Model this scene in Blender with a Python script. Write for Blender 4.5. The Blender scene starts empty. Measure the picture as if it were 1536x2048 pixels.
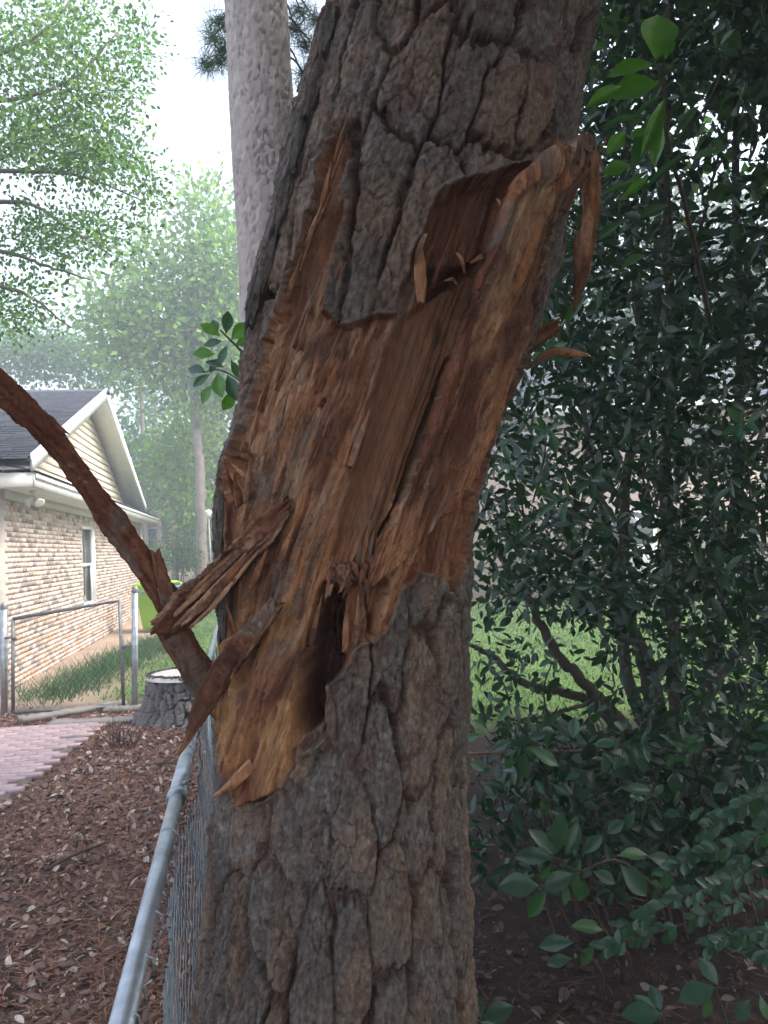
import bpy, math, random
import numpy as np
from mathutils import Matrix, Vector

# ------------------------------------------------------------------ camera
scn = bpy.context.scene
COL = scn.collection
RND = random.Random(7)
NPR = np.random.default_rng(11)
CAM = np.array([0.0, 0.0, 1.75])
PITCH, ROLL = math.radians(2.53), math.radians(-2.5)
_R = Matrix.Rotation(math.radians(90) + PITCH, 4, 'X') @ Matrix.Rotation(ROLL, 4, 'Z')
RM = np.array(_R.to_3x3())
cd = bpy.data.cameras.new('camera')
cam = bpy.data.objects.new('camera', cd)
COL.objects.link(cam)
cam.matrix_world = Matrix.Translation(Vector(CAM)) @ _R
cd.sensor_fit = 'HORIZONTAL'; cd.sensor_width = 36; cd.lens = 36
cd.clip_start = 0.05; cd.clip_end = 2000
scn.camera = cam

# ------------------------------------------------------------------ sky, sun, exposure
SUN_EL, SUN_AZ = math.radians(50), math.radians(100)      # azimuth from +Y towards +X
w = bpy.data.worlds.new('World'); scn.world = w; w.use_nodes = True
nt = w.node_tree; nt.nodes.clear()
sky = nt.nodes.new('ShaderNodeTexSky'); sky.sky_type = 'NISHITA'; sky.sun_disc = False
sky.sun_elevation = SUN_EL; sky.sun_rotation = SUN_AZ
sky.dust_density = 4.0; sky.air_density = 1.0
hs = nt.nodes.new('ShaderNodeHueSaturation'); hs.inputs['Saturation'].default_value = 0.6
bg = nt.nodes.new('ShaderNodeBackground'); bg.inputs['Strength'].default_value = 0.15
wo = nt.nodes.new('ShaderNodeOutputWorld')
nt.links.new(sky.outputs[0], hs.inputs['Color']); nt.links.new(hs.outputs[0], bg.inputs['Color'])
nt.links.new(bg.outputs[0], wo.inputs['Surface'])
sl = bpy.data.lights.new('sun', 'SUN'); sl.energy = 1.2; sl.angle = math.radians(25); sl.color = (1.0, 0.96, 0.9)
so = bpy.data.objects.new('sun', sl); COL.objects.link(so)
sd = Vector((math.sin(SUN_AZ) * math.cos(SUN_EL), math.cos(SUN_AZ) * math.cos(SUN_EL), math.sin(SUN_EL)))
so.rotation_euler = sd.to_track_quat('Z', 'Y').to_euler(); so.location = (-3, -3, 12)
vs = scn.view_settings
vs.view_transform = 'Standard'; vs.look = 'None'; vs.gamma = 1.0; vs.use_curve_mapping = False
vs.exposure = 2.25
scn.render.engine = 'CYCLES'
scn.cycles.use_denoising = True
scn.cycles.max_bounces = 6; scn.cycles.diffuse_bounces = 3; scn.cycles.transparent_max_bounces = 8

# ------------------------------------------------------------------ pixel <-> world
def ray(px, py):
    px, py = np.asarray(px, float), np.asarray(py, float)
    d = np.stack([(px - 768) / 1536, (1024 - py) / 1536, -np.ones_like(px)], -1)
    return d @ RM.T
def at_y(px, py, Y):
    d = ray(px, py); return CAM + d * ((np.asarray(Y) - CAM[1]) / d[..., 1])[..., None]
def at_z(px, py, z=0.0):
    d = ray(px, py); return CAM + d * ((z - CAM[2]) / d[..., 2])[..., None]
def project(P):
    c = (P - CAM) @ RM
    return 768 - 1536 * c[..., 0] / c[..., 2], 1024 + 1536 * c[..., 1] / c[..., 2]

# ------------------------------------------------------------------ numpy noise
_T = np.random.default_rng(3).random((8, 256, 256))
def _h(i, j, k=0): return _T[k % 8, (i + 37 * (k // 8)) & 255, (j + 91 * (k // 8)) & 255]
def vn(x, y, k=0):
    x, y = np.broadcast_arrays(np.asarray(x, float), np.asarray(y, float))
    i = np.floor(x).astype(int); j = np.floor(y).astype(int)
    f = x - i; g = y - j
    f = f * f * f * (f * (f * 6 - 15) + 10); g = g * g * g * (g * (g * 6 - 15) + 10)
    a = _h(i, j, k); b = _h(i + 1, j, k); c = _h(i, j + 1, k); d = _h(i + 1, j + 1, k)
    return (a + (b - a) * f + (c - a) * g + (a - b - c + d) * f * g) * 2 - 1
def fbm(x, y, k=0, o=4, gain=0.5):
    s = 0; a = 1.0; n = 0
    for q in range(o):
        s = s + a * vn(x * 2 ** q + 17.3 * q, y * 2 ** q + 5.1 * q, k + q); n += a; a *= gain
    return s / n
def sstep(a, b, x):
    t = np.clip((x - a) / (b - a), 0, 1); return t * t * (3 - 2 * t)
def voro(x, y, k=0, jit=0.9):
    i = np.floor(x).astype(int); j = np.floor(y).astype(int)
    F1 = np.full(x.shape, 9.0); F2 = np.full(x.shape, 9.0); ID = np.zeros(x.shape); DX = np.zeros(x.shape); DY = np.zeros(x.shape)
    for a in (-1, 0, 1):
        for b in (-1, 0, 1):
            cx = i + a + 0.5 + jit * (_h(i + a, j + b, k) - 0.5)
            cy = j + b + 0.5 + jit * (_h(i + a, j + b, k + 1) - 0.5)
            d = np.hypot(x - cx, y - cy)
            m = d < F1
            F2 = np.where(m, F1, np.minimum(F2, d))
            ID = np.where(m, _h(i + a, j + b, k + 2), ID)
            DX = np.where(m, x - cx, DX); DY = np.where(m, y - cy, DY)
            F1 = np.where(m, d, F1)
    return F1, F2, ID, DX, DY
def sdf(px, py, poly):
    """positive inside"""
    p = np.asarray(poly, float); d2 = np.full(px.shape, 1e12); ins = np.zeros(px.shape, bool)
    for q in range(len(p)):
        ax, ay = p[q - 1]; bx, by = p[q]
        ex, ey = bx - ax, by - ay
        t = np.clip(((px - ax) * ex + (py - ay) * ey) / (ex * ex + ey * ey + 1e-9), 0, 1)
        d2 = np.minimum(d2, (px - ax - t * ex) ** 2 + (py - ay - t * ey) ** 2)
        if ay != by:
            c = ((ay > py) != (by > py)) & (px < (bx - ax) * (py - ay) / (by - ay) + ax)
            ins ^= c
    d = np.sqrt(d2); return np.where(ins, d, -d)
def dline(px, py, pts):
    p = np.asarray(pts, float); d2 = np.full(px.shape, 1e12); T = np.zeros(px.shape)
    L = np.r_[0, np.cumsum(np.hypot(*np.diff(p, axis=0).T))]
    for q in range(len(p) - 1):
        (ax, ay), (bx, by) = p[q], p[q + 1]; ex, ey = bx - ax, by - ay
        t = np.clip(((px - ax) * ex + (py - ay) * ey) / (ex * ex + ey * ey + 1e-9), 0, 1)
        e = (px - ax - t * ex) ** 2 + (py - ay - t * ey) ** 2
        m = e < d2; d2 = np.where(m, e, d2); T = np.where(m, (L[q] + t * (L[q + 1] - L[q])) / L[-1], T)
    return np.sqrt(d2), T

# ------------------------------------------------------------------ objects
def put(o, label=None, cat=None, group=None, kind=None):
    if label: o['label'] = label
    if cat: o['category'] = cat
    if group: o['group'] = group
    if kind: o['kind'] = kind
    return o
def thing(name, loc, label, cat, group=None, rz=0.0):
    o = bpy.data.objects.new(name, None); COL.objects.link(o)
    o.empty_display_size = 0.1; o.location = Vector([float(c) for c in loc]); o.rotation_euler = (0, 0, rz)
    return put(o, label, cat, group)
def wloc(o):
    v = Vector((0, 0, 0))
    while o is not None:
        v += o.location; o = o.parent
    return v
def mesh(name, V, F, mat=None, col=None, smooth=False):
    """F: (n,3) or (n,4) int array, or list of such arrays"""
    V = np.asarray(V, np.float32); Fs = F if isinstance(F, list) else [F]
    Fs = [np.asarray(f, np.int32) for f in Fs if len(f)]
    me = bpy.data.meshes.new(name)
    me.vertices.add(len(V)); me.vertices.foreach_set('co', V.ravel())
    tot = np.concatenate([np.full(len(f), f.shape[1], np.int32) for f in Fs])
    loops = np.concatenate([f.ravel() for f in Fs])
    me.loops.add(len(loops)); me.loops.foreach_set('vertex_index', loops)
    me.polygons.add(len(tot)); me.polygons.foreach_set('loop_start', np.r_[0, np.cumsum(tot)[:-1]].astype(np.int32))
    me.polygons.foreach_set('loop_total', tot)
    if smooth: me.polygons.foreach_set('use_smooth', np.ones(len(tot), bool))
    me.update(calc_edges=True); me.validate()
    if col is not None:
        a = me.color_attributes.new('Col', 'FLOAT_COLOR', 'POINT')
        c = np.ones((len(V), 4), np.float32); c[:, :3] = np.clip(col, 0, 1); a.data.foreach_set('color', c.ravel())
    if mat: me.materials.append(mat)
    return me
def obj(name, me, parent=None, world=True):
    """an object for mesh me whose vertices are world coordinates (parent unrotated) or local ones"""
    o = bpy.data.objects.new(name, me); COL.objects.link(o)
    if parent is not None:
        o.parent = parent
        if world: o.location = -wloc(parent)
    return o
class MB:
    def __init__(s): s.V = []; s.Q = []; s.T = []; s.n = 0; s.C = []
    def add(s, V, Q=(), T=(), c=None):
        V = np.asarray(V, float).reshape(-1, 3)
        if len(Q): s.Q.append(np.asarray(Q) + s.n)
        if len(T): s.T.append(np.asarray(T) + s.n)
        s.V.append(V); s.n += len(V)
        s.C.append(np.tile(np.asarray(c if c is not None else (1, 1, 1), float), (len(V), 1)) if np.ndim(c) < 2 else np.asarray(c))
        return s
    def box(s, x0, x1, y0, y1, z0, z1, c=None):
        v = [(x, y, z) for z in (z0, z1) for y in (y0, y1) for x in (x0, x1)]
        return s.add(v, [(0, 2, 3, 1), (4, 5, 7, 6), (0, 1, 5, 4), (2, 6, 7, 3), (0, 4, 6, 2), (1, 3, 7, 5)], c=c)
    def prism(s, prof, axis, a, b, c=None):
        """extrude 2-D profile along axis from a to b"""
        n = len(prof); V = []
        for t in (a, b):
            for (p, q) in prof:
                v = [p, q]; v.insert(axis, t); V.append(v)
        Q = [(i, (i + 1) % n, n + (i + 1) % n, n + i) for i in range(n)]
        T = [(0, i + 1, i) for i in range(1, n - 1)] + [(n, n + i, n + i + 1) for i in range(1, n - 1)]
        return s.add(V, Q, T, c)
    def tube(s, pts, r, n=8, c=None, cap=True):
        P = np.asarray(pts, float); m = len(P); r = np.broadcast_to(np.asarray(r, float), (m,))
        Tn = np.gradient(P, axis=0); Tn /= np.linalg.norm(Tn, axis=1)[:, None] + 1e-12
        up = np.array([0, 0, 1.0]) if abs(Tn[0, 2]) < 0.9 else np.array([1.0, 0, 0])
        A = np.zeros_like(P); u = up
        for i in range(m):
            u = u - Tn[i] * (u @ Tn[i]); u = u / (np.linalg.norm(u) + 1e-12); A[i] = u
        B = np.cross(Tn, A); a = np.arange(n) * 2 * math.pi / n
        V = P[:, None] + r[:, None, None] * (np.cos(a)[None, :, None] * A[:, None] + np.sin(a)[None, :, None] * B[:, None])
        i, j = np.meshgrid(np.arange(m - 1), np.arange(n), indexing='ij')
        Q = np.stack([i * n + j, i * n + (j + 1) % n, (i + 1) * n + (j + 1) % n, (i + 1) * n + j], -1).reshape(-1, 4)
        T = []
        if cap: T = [(0, k + 1, k) for k in range(1, n - 1)] + [((m - 1) * n, (m - 1) * n + k, (m - 1) * n + k + 1) for k in range(1, n - 1)]
        return s.add(V.reshape(-1, 3), Q, T, c)
    def lathe(s, prof, center, n=16, c=None):
        prof = np.asarray(prof, float); m = len(prof); a = np.arange(n) * 2 * math.pi / n
        V = np.stack([prof[:, 0, None] * np.cos(a), prof[:, 0, None] * np.sin(a), np.repeat(prof[:, 1, None], n, 1)], -1) + np.asarray(center, float)
        i, j = np.meshgrid(np.arange(m - 1), np.arange(n), indexing='ij')
        Q = np.stack([i * n + j, i * n + (j + 1) % n, (i + 1) * n + (j + 1) % n, (i + 1) * n + j], -1).reshape(-1, 4)
        return s.add(V.reshape(-1, 3), Q, [], c)
    def me(s, name, mat, smooth=False, col=False):
        F = []
        if s.Q: F.append(np.concatenate(s.Q))
        if s.T: F.append(np.concatenate(s.T))
        return mesh(name, np.concatenate(s.V), F, mat, np.concatenate(s.C) if col else None, smooth)
    def obj(s, name, mat, parent=None, world=True, smooth=False, col=False):
        return obj(name, s.me(name, mat, smooth, col), parent, world)
def spline(pts, n):
    P = np.asarray(pts, float); P = np.vstack([2 * P[0] - P[1], P, 2 * P[-1] - P[-2]])
    m = len(P) - 3; t = np.linspace(0, m - 1e-9, n); i = t.astype(int); f = (t - i)[:, None]
    a, b, c, d = P[i], P[i + 1], P[i + 2], P[i + 3]
    return 0.5 * (2 * b + (c - a) * f + (2 * a - 5 * b + 4 * c - d) * f ** 2 + (3 * b - a - 3 * c + d) * f ** 3)

# ------------------------------------------------------------------ materials
MATS = {}
def new_mat(name):
    m = bpy.data.materials.new(name); m.use_nodes = True; t = m.node_tree; t.nodes.clear()
    out = t.nodes.new('ShaderNodeOutputMaterial'); b = t.nodes.new('ShaderNodeBsdfPrincipled')
    t.links.new(b.outputs[0], out.inputs['Surface']); MATS[name] = m
    return m, t, b, out
def noise_node(t, scale, detail=5, rough=0.6, stretch=(1, 1, 1)):
    tc = t.nodes.new('ShaderNodeTexCoord'); mp = t.nodes.new('ShaderNodeMapping'); mp.inputs['Scale'].default_value = stretch
    n = t.nodes.new('ShaderNodeTexNoise'); n.inputs['Scale'].default_value = scale
    n.inputs['Detail'].default_value = detail; n.inputs['Roughness'].default_value = rough
    t.links.new(tc.outputs['Object'], mp.inputs[0]); t.links.new(mp.outputs[0], n.inputs['Vector'])
    return n
def vmat(name, rough=0.85, nscale=60, namt=0.35, bscale=120, bump=0.4, bdist=0.003, stretch=(1, 1, 1), spec=0.3):
    """vertex pigment 'Col' with noise variation and fine bump"""
    m, t, b, out = new_mat(name)
    at = t.nodes.new('ShaderNodeAttribute'); at.attribute_name = 'Col'
    n = noise_node(t, nscale, 6, 0.65, stretch)
    mr = t.nodes.new('ShaderNodeMapRange'); mr.inputs[1].default_value = 0.25; mr.inputs[2].default_value = 0.75
    mr.inputs[3].default_value = 1 - namt; mr.inputs[4].default_value = 1 + namt
    mx = t.nodes.new('ShaderNodeVectorMath'); mx.operation = 'SCALE'
    t.links.new(n.outputs[0], mr.inputs[0]); t.links.new(at.outputs['Color'], mx.inputs[0]); t.links.new(mr.outputs[0], mx.inputs['Scale'])
    t.links.new(mx.outputs[0], b.inputs['Base Color'])
    n2 = noise_node(t, bscale, 6, 0.7, stretch); bp = t.nodes.new('ShaderNodeBump'); bp.inputs['Strength'].default_value = bump; bp.inputs['Distance'].default_value = bdist
    t.links.new(n2.outputs[0], bp.inputs['Height']); t.links.new(bp.outputs[0], b.inputs['Normal'])
    b.inputs['Roughness'].default_value = rough; b.inputs['Specular IOR Level'].default_value = spec
    return m
def nmat(name, c1, c2, scale=8, rough=0.8, bump=0.2, bscale=None, metal=0.0, stretch=(1, 1, 1), bdist=0.01, spec=0.4):
    m, t, b, out = new_mat(name)
    n = noise_node(t, scale, 6, 0.6, stretch); cr = t.nodes.new('ShaderNodeValToRGB')
    cr.color_ramp.elements[0].position = 0.3; cr.color_ramp.elements[1].position = 0.7
    cr.color_ramp.elements[0].color = (*c1, 1); cr.color_ramp.elements[1].color = (*c2, 1)
    t.links.new(n.outputs[0], cr.inputs[0]); t.links.new(cr.outputs[0], b.inputs['Base Color'])
    n2 = noise_node(t, bscale or scale * 6, 5, 0.6, stretch); bp = t.nodes.new('ShaderNodeBump'); bp.inputs['Strength'].default_value = bump; bp.inputs['Distance'].default_value = bdist
    t.links.new(n2.outputs[0], bp.inputs['Height']); t.links.new(bp.outputs[0], b.inputs['Normal'])
    b.inputs['Roughness'].default_value = rough; b.inputs['Metallic'].default_value = metal; b.inputs['Specular IOR Level'].default_value = spec
    return m
def leafmat(name, trans=0.35, rough=0.45, tint=(1.0, 1.25, 0.5), spec=0.5):
    m, t, b, out = new_mat(name)
    at = t.nodes.new('ShaderNodeAttribute'); at.attribute_name = 'Col'
    t.links.new(at.outputs['Color'], b.inputs['Base Color'])
    tr = t.nodes.new('ShaderNodeBsdfTranslucent'); ml = t.nodes.new('ShaderNodeVectorMath'); ml.operation = 'MULTIPLY'
    ml.inputs[1].default_value = tint
    t.links.new(at.outputs['Color'], ml.inputs[0]); t.links.new(ml.outputs[0], tr.inputs['Color'])
    mx = t.nodes.new('ShaderNodeMixShader'); mx.inputs[0].default_value = trans
    t.links.new(b.outputs[0], mx.inputs[1]); t.links.new(tr.outputs[0], mx.inputs[2]); t.links.new(mx.outputs[0], out.inputs['Surface'])
    b.inputs['Roughness'].default_value = rough; b.inputs['Specular IOR Level'].default_value = spec
    return m
M_BARK = vmat('pine_bark', 0.9, 120, 0.45, 300, 1.0, 0.005, stretch=(1, 1, .45))
M_WOOD = vmat('torn_wood', 0.85, 110, 0.35, 330, 1.0, 0.004, stretch=(1, 1, 0.22), spec=.2)
M_PALE = vmat('pale_bark', 0.9, 25, 0.2, 60, 0.5, 0.006)
M_TWIG = nmat('twig_bark', (0.05, 0.035, 0.028), (0.12, 0.085, 0.065), 30, 0.9, 0.5)
M_LEAF = leafmat('glossy_leaf', 0.30, 0.32, (1.1, 1.5, 0.35), 0.6)
M_FAR = leafmat('tree_leaf', 0.55, 0.6, (1.2, 1.4, 0.6), 0.3)
M_NEEDLE = leafmat('pine_needle', 0.25, 0.5, (1.0, 1.2, 0.6), 0.3)
M_LITTER = vmat('dead_leaf', 0.85, 40, 0.3, 120, 0.3, 0.002)
M_GRASS = leafmat('grass_blade', 0.35, 0.6, (1.1, 1.3, 0.5), 0.2)
M_GALV = nmat('galvanised_steel', (0.30, 0.33, 0.36), (0.52, 0.56, 0.60), 14, 0.42, 0.15, 90, 0.75, (1, 1, 1), 0.002)
M_GALVD = nmat('weathered_steel', (0.16, 0.16, 0.16), (0.34, 0.33, 0.32), 20, 0.55, 0.2, 90, 0.6)
M_WIRE = nmat('fence_wire', (0.22, 0.25, 0.28), (0.42, 0.46, 0.50), 30, 0.5, 0.1, 90, 0.6)

# ================================================================== the damaged pine
TY = 1.9                                             # distance of the trunk's axis from the camera plane
ROWS = [(-140, 672, 1225), (0, 650, 1200), (100, 628, 1182), (200, 600, 1163), (300, 572, 1148), (400, 546, 1140), (500, 520, 1124), (600, 500, 1100),
        (700, 494, 1066), (800, 484, 1020), (900, 455, 978), (1000, 440, 953), (1100, 440, 946), (1200, 444, 942), (1300, 446, 938),
        (1400, 445, 934), (1500, 440, 930), (1600, 433, 927), (1700, 426, 930), (1800, 416, 935), (1900, 405, 939), (2048, 388, 946), (2200, 370, 958)]
_r = np.array(ROWS, float)
_PL, _PR = at_y(_r[:, 1], _r[:, 0], TY), at_y(_r[:, 2], _r[:, 0], TY)
_z = (_PL[:, 2] + _PR[:, 2]) / 2; _cx = (_PL[:, 0] + _PR[:, 0]) / 2; _hw = (_PR[:, 0] - _PL[:, 0]) / 2 * 0.975
_o = np.argsort(_z); AZ, AX, AR = _z[_o], _cx[_o], _hw[_o]
_zz = np.linspace(AZ[0], AZ[-1], 400); _k = np.hanning(31); _k /= _k.sum()
def _sm(v):
    y = np.interp(_zz, AZ, v); return np.convolve(np.pad(y, 15, 'edge'), _k, 'valid')
_AXs, _ARs = _sm(AX), _sm(AR)
def axis(z): return np.interp(z, _zz, _AXs), np.interp(z, _zz, _ARs)

WOUND = [(683, 262), (697, 300), (692, 400), (690, 440), (668, 540), (650, 625), (668, 640), (700, 650), (745, 640), (790, 625), (800, 590), (832, 500), (850, 440),
         (870, 400), (900, 375), (950, 352), (1010, 345), (1045, 330), (1100, 312), (1125, 330), (1112, 400), (1094, 480), (1075, 560), (1058, 640), (1044, 700), (1018, 780),
         (992, 850), (970, 920), (945, 990), (930, 1060), (922, 1150), (908, 1200), (900, 1195), (872, 1150), (830, 1145), (800, 1180), (775, 1245), (745, 1280),
         (705, 1300), (690, 1345), (655, 1370), (650, 1430), (655, 1462), (625, 1498), (598, 1490), (590, 1540), (578, 1570), (540, 1590), (492, 1615), (478, 1590),
         (470, 1540), (455, 1470), (438, 1440), (400, 1400), (400, 1300), (410, 1200), (412, 1100), (445, 1080), (447, 1000), (457, 925), (488, 850), (518, 770), (535, 690),
         (562, 620), (600, 520), (630, 420), (645, 330), (665, 280)]
PANEL = [(800, 635), (762, 740), (735, 820), (700, 930), (680, 1030), (660, 1135), (700, 1165), (735, 1150), (790, 1010), (850, 900), (880, 800), (910, 700), (950, 580), (965, 535), (900, 550), (850, 600)]
HOLLOW = [(868, 405), (940, 362), (1010, 350), (1045, 340), (1003, 440), (968, 540), (890, 575), (838, 590), (832, 510)]
CAV = [(648, 1168), (690, 1172), (697, 1290), (682, 1365), (662, 1415), (645, 1440), (600, 1470), (594, 1440), (610, 1350), (620, 1250), (632, 1195)]
CAV2 = [(738, 1165), (768, 1150), (775, 1180), (757, 1235), (748, 1268), (735, 1205)]
CAVB = [(598, 1440), (655, 1430), (655, 1460), (625, 1495), (600, 1488)]
LOWSLAB = [(462, 1290), (520, 1225), (640, 1150), (632, 1195), (618, 1250), (609, 1350), (594, 1445), (588, 1540), (576, 1570), (492, 1612), (478, 1590), (452, 1430), (440, 1340)]
SLABL = [(1120, 288), (1085, 305), (1048, 345), (1020, 400), (995, 470), (962, 560), (935, 640), (912, 700), (882, 800), (850, 900), (800, 1000), (770, 1065), (738, 1140), (730, 1170)]
TEAR = [(452, 925), (500, 880), (512, 930), (500, 1000), (470, 1010), (448, 985)]
LOWMID = [(690, 1172), (740, 1165), (750, 1270), (705, 1300), (690, 1345), (662, 1400), (697, 1290)]

def wood_pigment(g, al, k=0, red=0.0, pale=0.0):
    """pigment of the torn wood from across-grain / along-grain coordinates (pixels-like units)"""
    O = np.array([0.35, 0.160, 0.078]); Rr = np.array([0.165, 0.062, 0.038]); D = np.array([0.075, 0.036, 0.026]); P = np.array([0.50, 0.31, 0.20]); G = np.array([0.20, 0.155, 0.125])
    a = fbm(g / 36, al / 300, k + 1, 5); b = fbm(g / 12 + 9, al / 170, k + 6, 4); c = fbm(g / 4.5, al / 75 + 3, k + 11, 3); d = fbm(g / 60 + 4, al / 190 + 8, k + 15, 5)
    col = O * np.ones(np.shape(g) + (1,))
    mix = lambda col, C, m: col + (C - col) * np.clip(m, 0, 1)[..., None]
    col = mix(col, Rr, sstep(-0.1, 0.28, a + red) * 0.85)
    col = mix(col, P, sstep(0.12, 0.5, b + pale) * 0.6)
    col = mix(col, D, sstep(0.14, 0.42, d) * 0.7)
    col = mix(col, G, sstep(0.3, 0.5, fbm(g / 45 + 30, al / 140, k + 20, 3)) * 0.7)
    e = fbm(g / 2.2, al / 26 + 7, k + 24, 3); sp = vn(g / 2.5, al / 4.5, k + 26)
    col = col * (1 + 0.35 * c + 0.3 * e)[..., None]
    col = mix(col, P, sstep(.62, .9, sp) * .55 * sstep(-.1, .25, b)); col = mix(col, D, sstep(.66, .9, vn(g / 3 + 50, al / 7, k + 28)) * .7)
    return col

def bark_relief(u, v, k=0, su=0.085, sv=0.26):
    q = su / 0.085
    uw = u + 0.030 * q * fbm(u * 12 / q, v * 5 / q, k + 2, 5, .6); vw = v + 0.12 * q * fbm(u * 9 / q + 5, v * 4 / q, k + 5, 5, .6)
    F1, F2, ID, DX, DY = voro(uw / su, vw / sv, k + 8)
    e = F2 - F1
    wid = 0.10 + 0.14 * sstep(-.2, .5, fbm(u * 12 / q + 3, v * 6 / q, k + 3, 2))
    crack = 1 - sstep(0.02, 1.0, e / wid + 0.35 * fbm(u * 60 / q, v * 30 / q, k + 1, 3))
    crack *= 0.25 + 0.75 * sstep(-0.4, 0.2, fbm(u * 8 / q, v * 5 / q, k + 13, 2))
    f1, f2, id2, dx, dy = voro(uw / (0.034 * q) + 3, vw / (0.075 * q) + 7, k + 17)
    crack2 = (1 - sstep(0.0, 0.10, f2 - f1)) * sstep(-0.15, 0.3, fbm(u * 9 / q + 40, v * 7 / q, k + 21, 2))
    h = 0.008 * (ID - 0.5) + 0.0045 * (id2 - 0.5) + 0.010 * (DY * (ID - 0.45)) + 0.007 * DX * (id2 - 0.5)
    h -= 0.004 * sstep(.25, .75, F1)
    t = fbm(u * 26 / q, v * 9 / q, k + 25, 5) * 4.5; ts = np.floor(t) + sstep(0.82, 1.0, t - np.floor(t))
    h += 0.0030 * ts
    t2 = fbm(u * 60 / q + 9, v * 26 / q, k + 27, 4) * 3.5; h += 0.0014 * (np.floor(t2) + sstep(0.8, 1.0, t2 - np.floor(t2)))
    h += 0.0026 * fbm(u * 110 / q, v * 40 / q, k + 30, 3) + 0.0017 * fbm(u * 330 / q, v * 150 / q, k + 34, 2)
    h -= 0.030 * crack + 0.007 * crack2
    return h, crack, ID, ts

def build_trunk():
    nz = 1120; z = np.linspace(0.42, 3.3, nz)
    tf = np.radians(np.linspace(-118, 118, 480)); tb = np.radians(np.linspace(118, 242, 30)[1:-1]); th = np.r_[tf, tb]
    nt_ = len(th); ax, ar = axis(z)
    TH, Z = np.meshgrid(th, z); AXg, ARg = ax[:, None] + 0 * TH, ar[:, None] + 0 * TH
    N = np.stack([np.sin(TH), -np.cos(TH), 0 * TH], -1)
    P = np.stack([AXg + ARg * np.sin(TH), TY - ARg * np.cos(TH), Z], -1)
    px, py = project(P)
    lim = math.radians(79); thc = np.clip(TH, -lim, lim)
    Pc = np.stack([AXg + ARg * np.sin(thc), TY - ARg * np.cos(thc), Z], -1); pxc, pyc = project(Pc)
    px = pxc + (TH - thc) * 300; py = pyc
    u = TH * 0.32 ; v = Z
    hb, crack, ID, ts = bark_relief(u, v, 0)
    hb = hb + 0.012
    # grain coordinates in the wound: fibres run up to the right
    pxp = px; cxp, _q = project(np.stack([AXg, TY - ARg, Z], -1)); px = cxp + TH * ARg * 960          # unrolled coordinate for textures
    g = px + 0.36 * (py - 1000) + 8 * fbm(px / 90, py / 160, 40, 2); al = py
    jag = 11 * fbm(px / 30, py / 42, 45, 5, .6) + 1.5 * fbm(g / 6, al / 60, 50, 2)
    pxu = px; px = pxp
    s = sdf(px, py, WOUND) + jag
    hw_ = -0.006 + 0 * px
    ridg = 1 - np.abs(fbm(g / 15, al / 210, 55, 4)) * 2
    fine = fbm(g / 4.5, al / 90, 60, 3)
    chunk = fbm(g / 26, al / 60, 64, 4)
    tc = fbm(g / 26, al / 150, 70, 5) * 4.5; tcs = np.floor(tc) + sstep(0.8, 1.0, tc - np.floor(tc))
    smooth_panel = sstep(-6, 10, sdf(px, py, PANEL) + jag * 0.5)
    rough = 1 - 0.72 * smooth_panel * sstep(1150, 1080, py)
    hw_ += rough * (0.0060 * (ridg - 0.5) + 0.0046 * tcs + 0.004 * chunk + 0.0030 * fine + 0.0022 * fbm(pxu / 5, py / 11, 62, 3) * sstep(-.1, .3, fbm(pxu / 60, py / 70, 63, 2)))
    hw_ += 0.008 * fbm(g / 70, al / 300, 75, 2)
    hw_ -= 0.026 * smooth_panel
    hw_ -= 0.004 * smooth_panel * sstep(0.2, 0.9, np.abs(fbm(g / 9, al / 400, 77, 2)) * 2)
    hol = sstep(-6, 12, sdf(px, py, HOLLOW) + jag)
    ledge = sstep(515, 535, py + jag + 0.1 * (px - 900))
    hw_ -= hol * (0.028 + 0.045 * ledge)
    cav = sstep(-5, 9, sdf(px, py, CAV) + jag * 0.7)
    cf1, cf2, cid, _, _ = voro(pxu / 16, py / 22, 80)
    hw_ -= cav * (0.105 + 0.03 * cid * sstep(1440, 1200, py) - 0.02 * chunk)
    hw_ -= sstep(-4, 6, sdf(px, py, CAV2) + jag * 0.5) * 0.06
    hw_ -= sstep(-4, 10, sdf(px, py, CAVB) + jag * 0.5) * (0.018 + 0.015 * cid)
    lowm = sstep(-4, 6, sdf(px, py, LOWMID)); hw_ -= lowm * 0.03
    low = sstep(-2, 5, sdf(px, py, LOWSLAB) + 0.35 * jag); hw_ += low * 0.034 * sstep(1180, 1330, py + 0.5 * (560 - px))
    dk, tk = dline(px, py, [(512, 1315), (498, 1400), (484, 1500)]); hw_ -= 0.022 * (1 - sstep(1.5, 5, dk + 0.2 * jag)) * sstep(0, .1, tk)
    dk, tk = dline(px, py, [(528, 1270), (505, 1330), (492, 1370)]); hw_ -= 0.03 * (1 - sstep(3, 9, dk))
    dk, tk = dline(px, py, [(912, 715), (882, 800), (852, 890), (805, 1000), (765, 1070)]); hw_ -= 0.09 * (1 - sstep(4, 12, dk + 10 * np.abs(tk - 0.45)))
    dl, tl = dline(px, py, SLABL); rs = px - np.interp(py, [q[1] for q in SLABL], [q[0] for q in SLABL])
    slab = sstep(0, 6, rs + jag * 0.4) * sstep(280, 300, py) * sstep(1185, 1160, py)
    hw_ += slab * 0.004
    hole = np.hypot((px - 641 - 0.25 * (803 - py)) / 6.5, (py - 803) / 11); hw_ -= 0.03 * (1 - sstep(0.75, 1.05, hole))
    tear = sstep(-4, 8, sdf(px, py, TEAR) + jag); hw_ -= tear * (0.03 - 0.02 * chunk)
    gash = sstep(-40, 30, 660 - py) * sstep(0, 8, 700 - px) * sstep(540, 575, px + 0.3 * (py - 600) * 0)
    hw_ -= gash * (0.012 + 0.012 * sstep(-0.1, 0.3, fbm(g / 30, al / 500, 85, 2)))
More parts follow.
